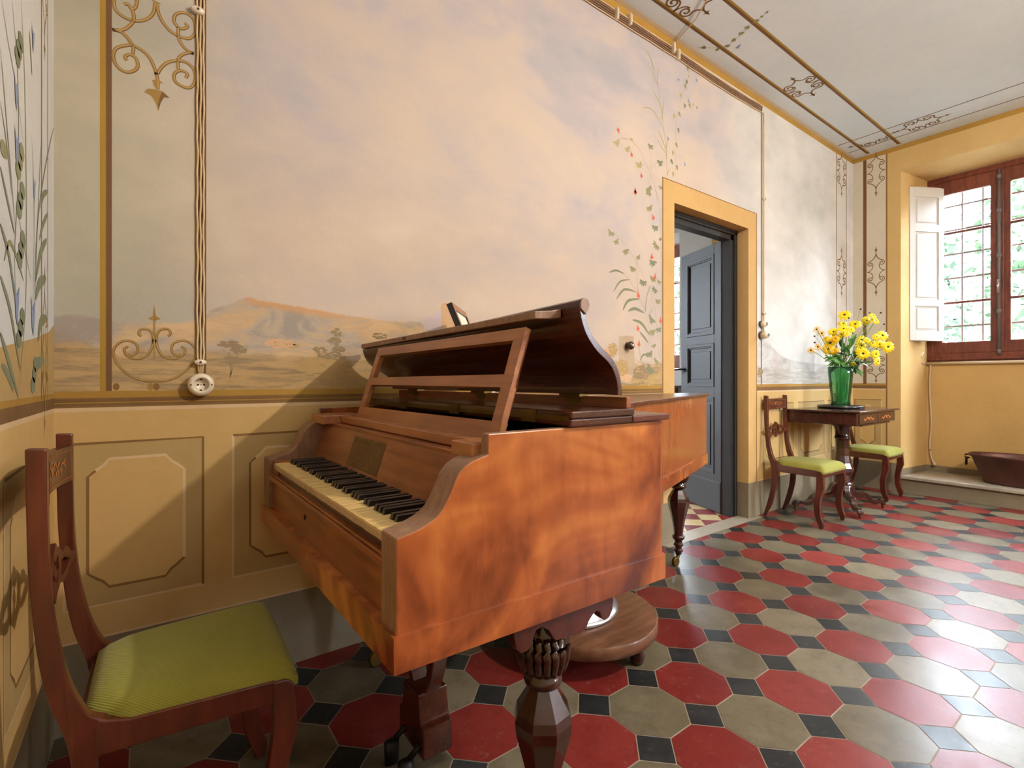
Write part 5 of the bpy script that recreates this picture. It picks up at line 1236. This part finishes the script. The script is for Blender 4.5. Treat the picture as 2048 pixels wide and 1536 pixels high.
# leafy sprays, each a stem of its own
def leafpoly(m, P, d, L, w, N_, mi=0):
    d = d.normalized(); e = d.cross(N_).normalized(); n = 6; prev = None
    for k in range(n):
        f0, f1 = k / n, (k + 1) / n
        def pt_(f, s): return P + d * (L * f) + e * (s * w * math.sin(math.pi * min(1, f * .93 + .04)) ** .8) - N_ * (L * .25 * f * f)
        m.face([tuple(pt_(f0, -1)), tuple(pt_(f1, -1)), tuple(pt_(f1, 0) - N_ * .004), tuple(pt_(f0, 0) - N_ * .004)], mi); m.face([tuple(pt_(f0, 0) - N_ * .004), tuple(pt_(f1, 0) - N_ * .004), tuple(pt_(f1, 1)), tuple(pt_(f0, 1))], mi)
LV = [((640, 640), (560, 480)), ((700, 620), (760, 430)), ((600, 760), (430, 820)), ((760, 780), (960, 815)), ((700, 700), (640, 560)), ((640, 790), (500, 790)), ((720, 800), (820, 890)), ((560, 720), (380, 750)), ((760, 740), (800, 620)), ((650, 720), (600, 600)), ((740, 800), (780, 920)), ((600, 820), (560, 700))]
for i, (a, b) in enumerate(LV):
    t = 4.06 + q.uniform(-.07, .07); A_ = pix(1590 + a[0] / 6.4, 600 + a[1] / 6.4, t); B_ = pix(1590 + b[0] / 6.4, 600 + b[1] / 6.4, t + q.uniform(-.04, .02))
    f = thing('leafy_stem', 'green leafy stem among the flowers above the vase rim', 'leafy stem', tuple(A_), 0, 'leafy stems in the green vase'); d = B_ - A_; up = Vector((0, 0, 1)); N_ = (Vector((0, -CAM_D, CAM_H)) - A_).normalized() * .6 + up * .7; N_.normalize()
    m = MB(); leafpoly(m, Vector((0, 0, 0)), d, d.length * 1.0, .018, N_)
    for k in range(5): leafpoly(m, d * (.15 * k), d + Vector((q.uniform(-1, 1), q.uniform(-1, 1), q.uniform(-.6, 1))) * d.length * 1.1, q.uniform(.05, .085), q.uniform(.010, .016), N_)
    m.build('leaves', M['plant'] if i % 3 else M['plant_dark'], f, orient=False)
    m = MB(); mo = mouth + Vector((0, 0, 0)); m.tube(smooth([tuple(p - A_) for p in (Vector((VX, VY, V0 + .04)), mo, A_, B_.lerp(A_, .3))], 4), .0028, 5, cap=False); m.build('stem', M['plant_dark'], f)

# ------------------------------------------------------------------ wall fittings
def wall_lathe(name, prof, x, z, mat, parent=None, loc=None, n=28, y0=0.0):
    """turned on an axis square to the long wall; prof = (radius, distance from the wall)"""
    m = MB(); rs = [[(x + r * math.cos(i * 2 * math.pi / n), -(y0 + d), z + r * math.sin(i * 2 * math.pi / n)) for i in range(n)] for r, d in prof]
    m.rings(rs); return m.build(name, mat, parent, loc or (x, 0, z))
ox, oz = .142, 1.024; OL = (ox, 0, oz)
so = thing('wall_socket', 'round white porcelain wall socket on the painted wall above the dado', 'socket', OL)
wall_lathe('socket_body', [(.034, .001), (.036, .004), (.038, .012), (.038, .022), (.036, .032), (.031, .038), (.025, .040), (.0215, .038), (.0205, .034), (.0205, .022), (.001, .022)], ox, oz, M['porcelain'], so, OL, 40)
for dx, dz, r, d in ((-.0085, 0, .0028, .0225), (.0085, 0, .0028, .0225), (0, 0, .0016, .0225), (0, .018, .003, .0235), (0, -.018, .003, .0235), (-.029, 0, .0026, .0385), (.029, 0, .0026, .0385)):
    wall_lathe('contact_hole' if abs(dx) < .02 else 'screw', [(r, d), (r, d + .0012), (.0004, d + .0013)], ox + dx, oz + dz, M['hole'] if abs(dx) < .02 else M['brass_old'], so, OL, 12)
def clip(x, z, w, h, label, y=.001, rot=0):
    m = MB(); n = 20
    rs = [[(x + a * math.cos(i * 2 * math.pi / n), -d, z + b * math.sin(i * 2 * math.pi / n)) for i in range(n)] for a, b, d in ((w, h, y), (w, h, y + .014), (w * .85, h * .85, y + .019), (.001, .001, y + .020))]
    m.rings(rs); o = m.build('cord_clip', M['porcelain'], None, (x, 0, z)); tag(o, label, 'cable clip')
    s = MB(); rs = [[(x + r * math.cos(i * .6283), -(y + d), z + r * math.sin(i * .6283)) for i in range(10)] for r, d in ((.0035, .0195), (.0035, .022), (.0004, .0222))]; s.rings(rs); s.build('screw', M['bakelite'], o, (x, 0, z)); return o
clip(.141, 1.098, .018, .0095, 'oval porcelain cable clip just above the round wall socket'); clip(.134, 2.255, .020, .012, 'porcelain cable clip holding the three cords high on the wall')
for i, (x0, lb) in enumerate(((.133, 'beige fabric cord down to the socket, the one nearest the scroll panel'), (.142, 'beige fabric cord down to the socket, middle one of three'), (.1505, 'beige fabric cord down to the socket, the one furthest from the corner'))):
    pts = []
    for k in range(60):
        z = 1.062 + (3.12 - 1.062) * k / 59; x = x0 + .0011 * math.sin(k * 1.9 + i * 2) + .0006 * math.sin(k * .7 + i)
        if z < 1.12: x = ox + (x0 - ox) * (.55 + .45 * (z - 1.062) / .058)
        pts.append((x, -.006, z))
    m = MB(); m.tube(pts, .0030, 7); tag(m.build('electric_cord', M['cord'], None, (x0, -.006, 1.06)), lb, 'electric cord', 'cords to the round wall socket')
for i in range(5):
    z0 = 3.158 - i * .0135; x1 = 3.83 - .004 * i; pts = [(XL + .01 + (x1 - XL - .01) * k / 70, -.007, z0 + .0012 * math.sin(k * 1.3 + i) - (.010 * math.sin(math.pi * (k - 52) / 18) if k > 52 else 0)) for k in range(71)]
    m = MB(); m.tube(pts, .0034, 6)
    tag(m.build('wall_wire', M['cord'] if i in (0, 4) else M['cord_dark'], None, (XL, -.007, z0)), ['topmost', 'second from the top', 'middle', 'second lowest', 'lowest'][i] + ' of five old wires along the top of the painted wall', 'wire', 'wires under the ceiling')
for x, z, lb in ((2.16, 3.135, 'white cable clip on the top wires, furthest from the window'), (2.275, 3.150, 'white cable clip on the top wires, second from the left'), (2.69, 3.150, 'white cable clip on the top wires nearest the ceiling wire'), (2.74, 3.128, 'white cable clip on the top wires above the plant tips')):
    m = MB(); m.box(x - .008, x + .008, -.026, -.001, z - .034, z + .030); m.box(x - .005, x + .005, -.030, -.026, z - .028, z + .024); tag(m.build('wire_clip', M['porcelain'], None, (x, 0, z), .002), lb, 'cable clip')
m = MB(); m.tube([(2.73, -.006, 3.19), (2.725, -.02, ZC - .008), (2.65, -.2, ZC - .010), (2.50, -.42, ZC - .010), (2.3, -.7, ZC - .010), (1.9, -1.3, ZC - .010)], .0035, 6); tag(m.build('ceiling_wire', M['cord'], None, (2.73, 0, 3.19)), 'thin pale wire crossing the painted ceiling border', 'wire')
for i, x0 in enumerate((3.842, 3.852)):
    m = MB(); m.tube([(x0 - .006, -.006, 3.11)] + [(x0 + .0008 * math.sin(k * 1.7 + i), -.006, 3.09 - (3.09 - 1.40) * k / 40) for k in range(41)], .0032, 6)
    tag(m.build('electric_cord', M['cord'], None, (x0, -.006, 1.4)), ('beige cord down to the two switches, nearer the doorway', 'beige cord down to the two switches, nearer the table')[i], 'electric cord', 'cords to the switches by the door')
clip(3.847, 2.44, .014, .012, 'white cable clip on the cords high above the door switches'); clip(3.847, 1.553, .016, .012, 'white cable clip just above the two door switches')
for nm, z, r, d, lb in (('rotary_switch', 1.468, .026, .045, 'upper white rotary switch beside the doorway'), ('rotary_switch', 1.383, .030, .058, 'lower, larger white rotary switch beside the doorway')):
    L = (3.805, 0, z); s = thing(nm, lb, 'switch', L)
    wall_lathe('wooden_base', [(r * 1.05, .001), (r * 1.05, .012), (r, .014)], 3.805, z, M['bakelite'], s, L); wall_lathe('switch_body', [(r * .92, .014), (r * .92, d * .75), (r * .8, d), (.004, d + .002)], 3.805, z, M['porcelain'], s, L)
    m = MB(); m.box(3.805 - .004, 3.805 + .004, -(d + .016), -d, z - .012, z + .012); m.build('knob', M['steel'], s, L, .002)
wk = thing('bell_push', 'round dark brown bell push on the painted tower beside the doorway', 'bell push', (2.265, 0, 1.240)); wall_lathe('knob_body', [(.020, .001), (.021, .005), (.015, .010), (.015, .014), (.022, .020), (.025, .028), (.022, .038), (.012, .044), (.001, .045)], 2.265, 1.240, M['bakelite'], wk, (2.265, 0, 1.240))
wall_lathe('button', [(.007, .042), (.007, .047), (.001, .048)], 2.265, 1.240, M['porcelain'], wk, (2.265, 0, 1.240), 16)

# ------------------------------------------------------------------ window niche: pipe, cord and copper tub
m = MB(); m.tube([(XP - .020, -.44, SILL - .008), (XP - .020, -1.49, SILL - .008)], .014, 12); m.tube([(XP - .02, -.446, SILL - .008), (XP - .10, -.432, SILL - .006), (XP - .11, -.430, SILL + .05), (XP - .06, -.44, SILL + .10)], .010, 8)
tag(m.build('heating_pipe', M['pipe'], None, (XP - .02, -.96, SILL - .008)), 'cream painted pipe along the top of the niche wall under the window', 'pipe')
m = MB(); m.tube(smooth([(XP - .014, -.485, SILL - .02), (XP - .014, -.478, .95), (XP - .012, -.490, .62), (XP - .012, -.478, .42), (XP - .016, -.490, .30), (XP - .03, -.515, .235)], 6), .008, 8); m.lathe([(.008, .218), (.016, .222), (.012, .246)], XP - .032, -.520, 12)
tag(m.build('cable', M['pipe'], None, (XP - .014, -.48, .23)), 'cream cable hanging down the corner of the window niche', 'cable')
tub = thing('copper_tub', 'old oval copper tub with rim and ring handle on the stone window step', 'tub', (5.84, -1.165, NZ0 + .002)); UL = (5.84, -1.165, NZ0 + .002); z0 = NZ0 + .003
m = MB(); pr = [(.250, z0), (.262, z0 + .012), (.268, z0 + .030), (.262, z0 + .042), (.276, z0 + .056), (.270, z0 + .070), (.288, z0 + .09), (.335, z0 + .215), (.352, z0 + .222), (.356, z0 + .236), (.350, z0 + .246), (.340, z0 + .240), (.325, z0 + .21), (.278, z0 + .09), (.25, z0 + .016), (.02, z0 + .012)]
m.lathe([(r, z) for r, z in pr], 5.84, -1.165, 56, sx=.52, sy=1.0, flute=None); m.build('body', M['copper'], tub, UL)
for s in (1, -1):
    m = MB(); y = -1.165 + s * .366; m.tube([(5.84, y + s * -.018, z0 + .225), (5.84, y + s * .01, z0 + .222), (5.84, y + s * .012, z0 + .200), (5.84, y - s * .02, z0 + .195)], .007, 8)
    m.tube([(5.84 + .024 * math.sin(k * .5236), y + s * .002 , z0 + .165 + .034 * math.cos(k * .5236)) for k in range(13)], .0055, 8); m.build('ring_handle', M['iron'], tub, UL)
# ------------------------------------------------------------------ dark table in the next room, under its window
t2 = thing('side_table', 'dark table under the window of the next room, glimpsed past the door', 'table', (5.25, 2.55, 0)); L2 = (5.25, 2.55, 0)
m = MB(); m.box(4.9, 5.58, 1.9, 3.2, .93, .965); m.build('tabletop', M['walnut_dark'], t2, L2, .004)
m = MB(); m.box(4.95, 5.54, 1.95, 3.15, .84, .93); m.build('apron', M['mahogany'], t2, L2)
for x in (4.98, 5.51):
    for y in (1.98, 3.12): m = MB(); m.box(x - .025, x + .025, y - .025, y + .025, 0, .84); m.build('leg', M['mahogany'], t2, L2)
m = MB(); m.box(5.3, 5.45, 2.25, 2.40, .966, 1.02); tag(m.build('small_box', M['iron'], None, (5.37, 2.32, .966), .004), 'small dark box on the dark table in the next room', 'box')
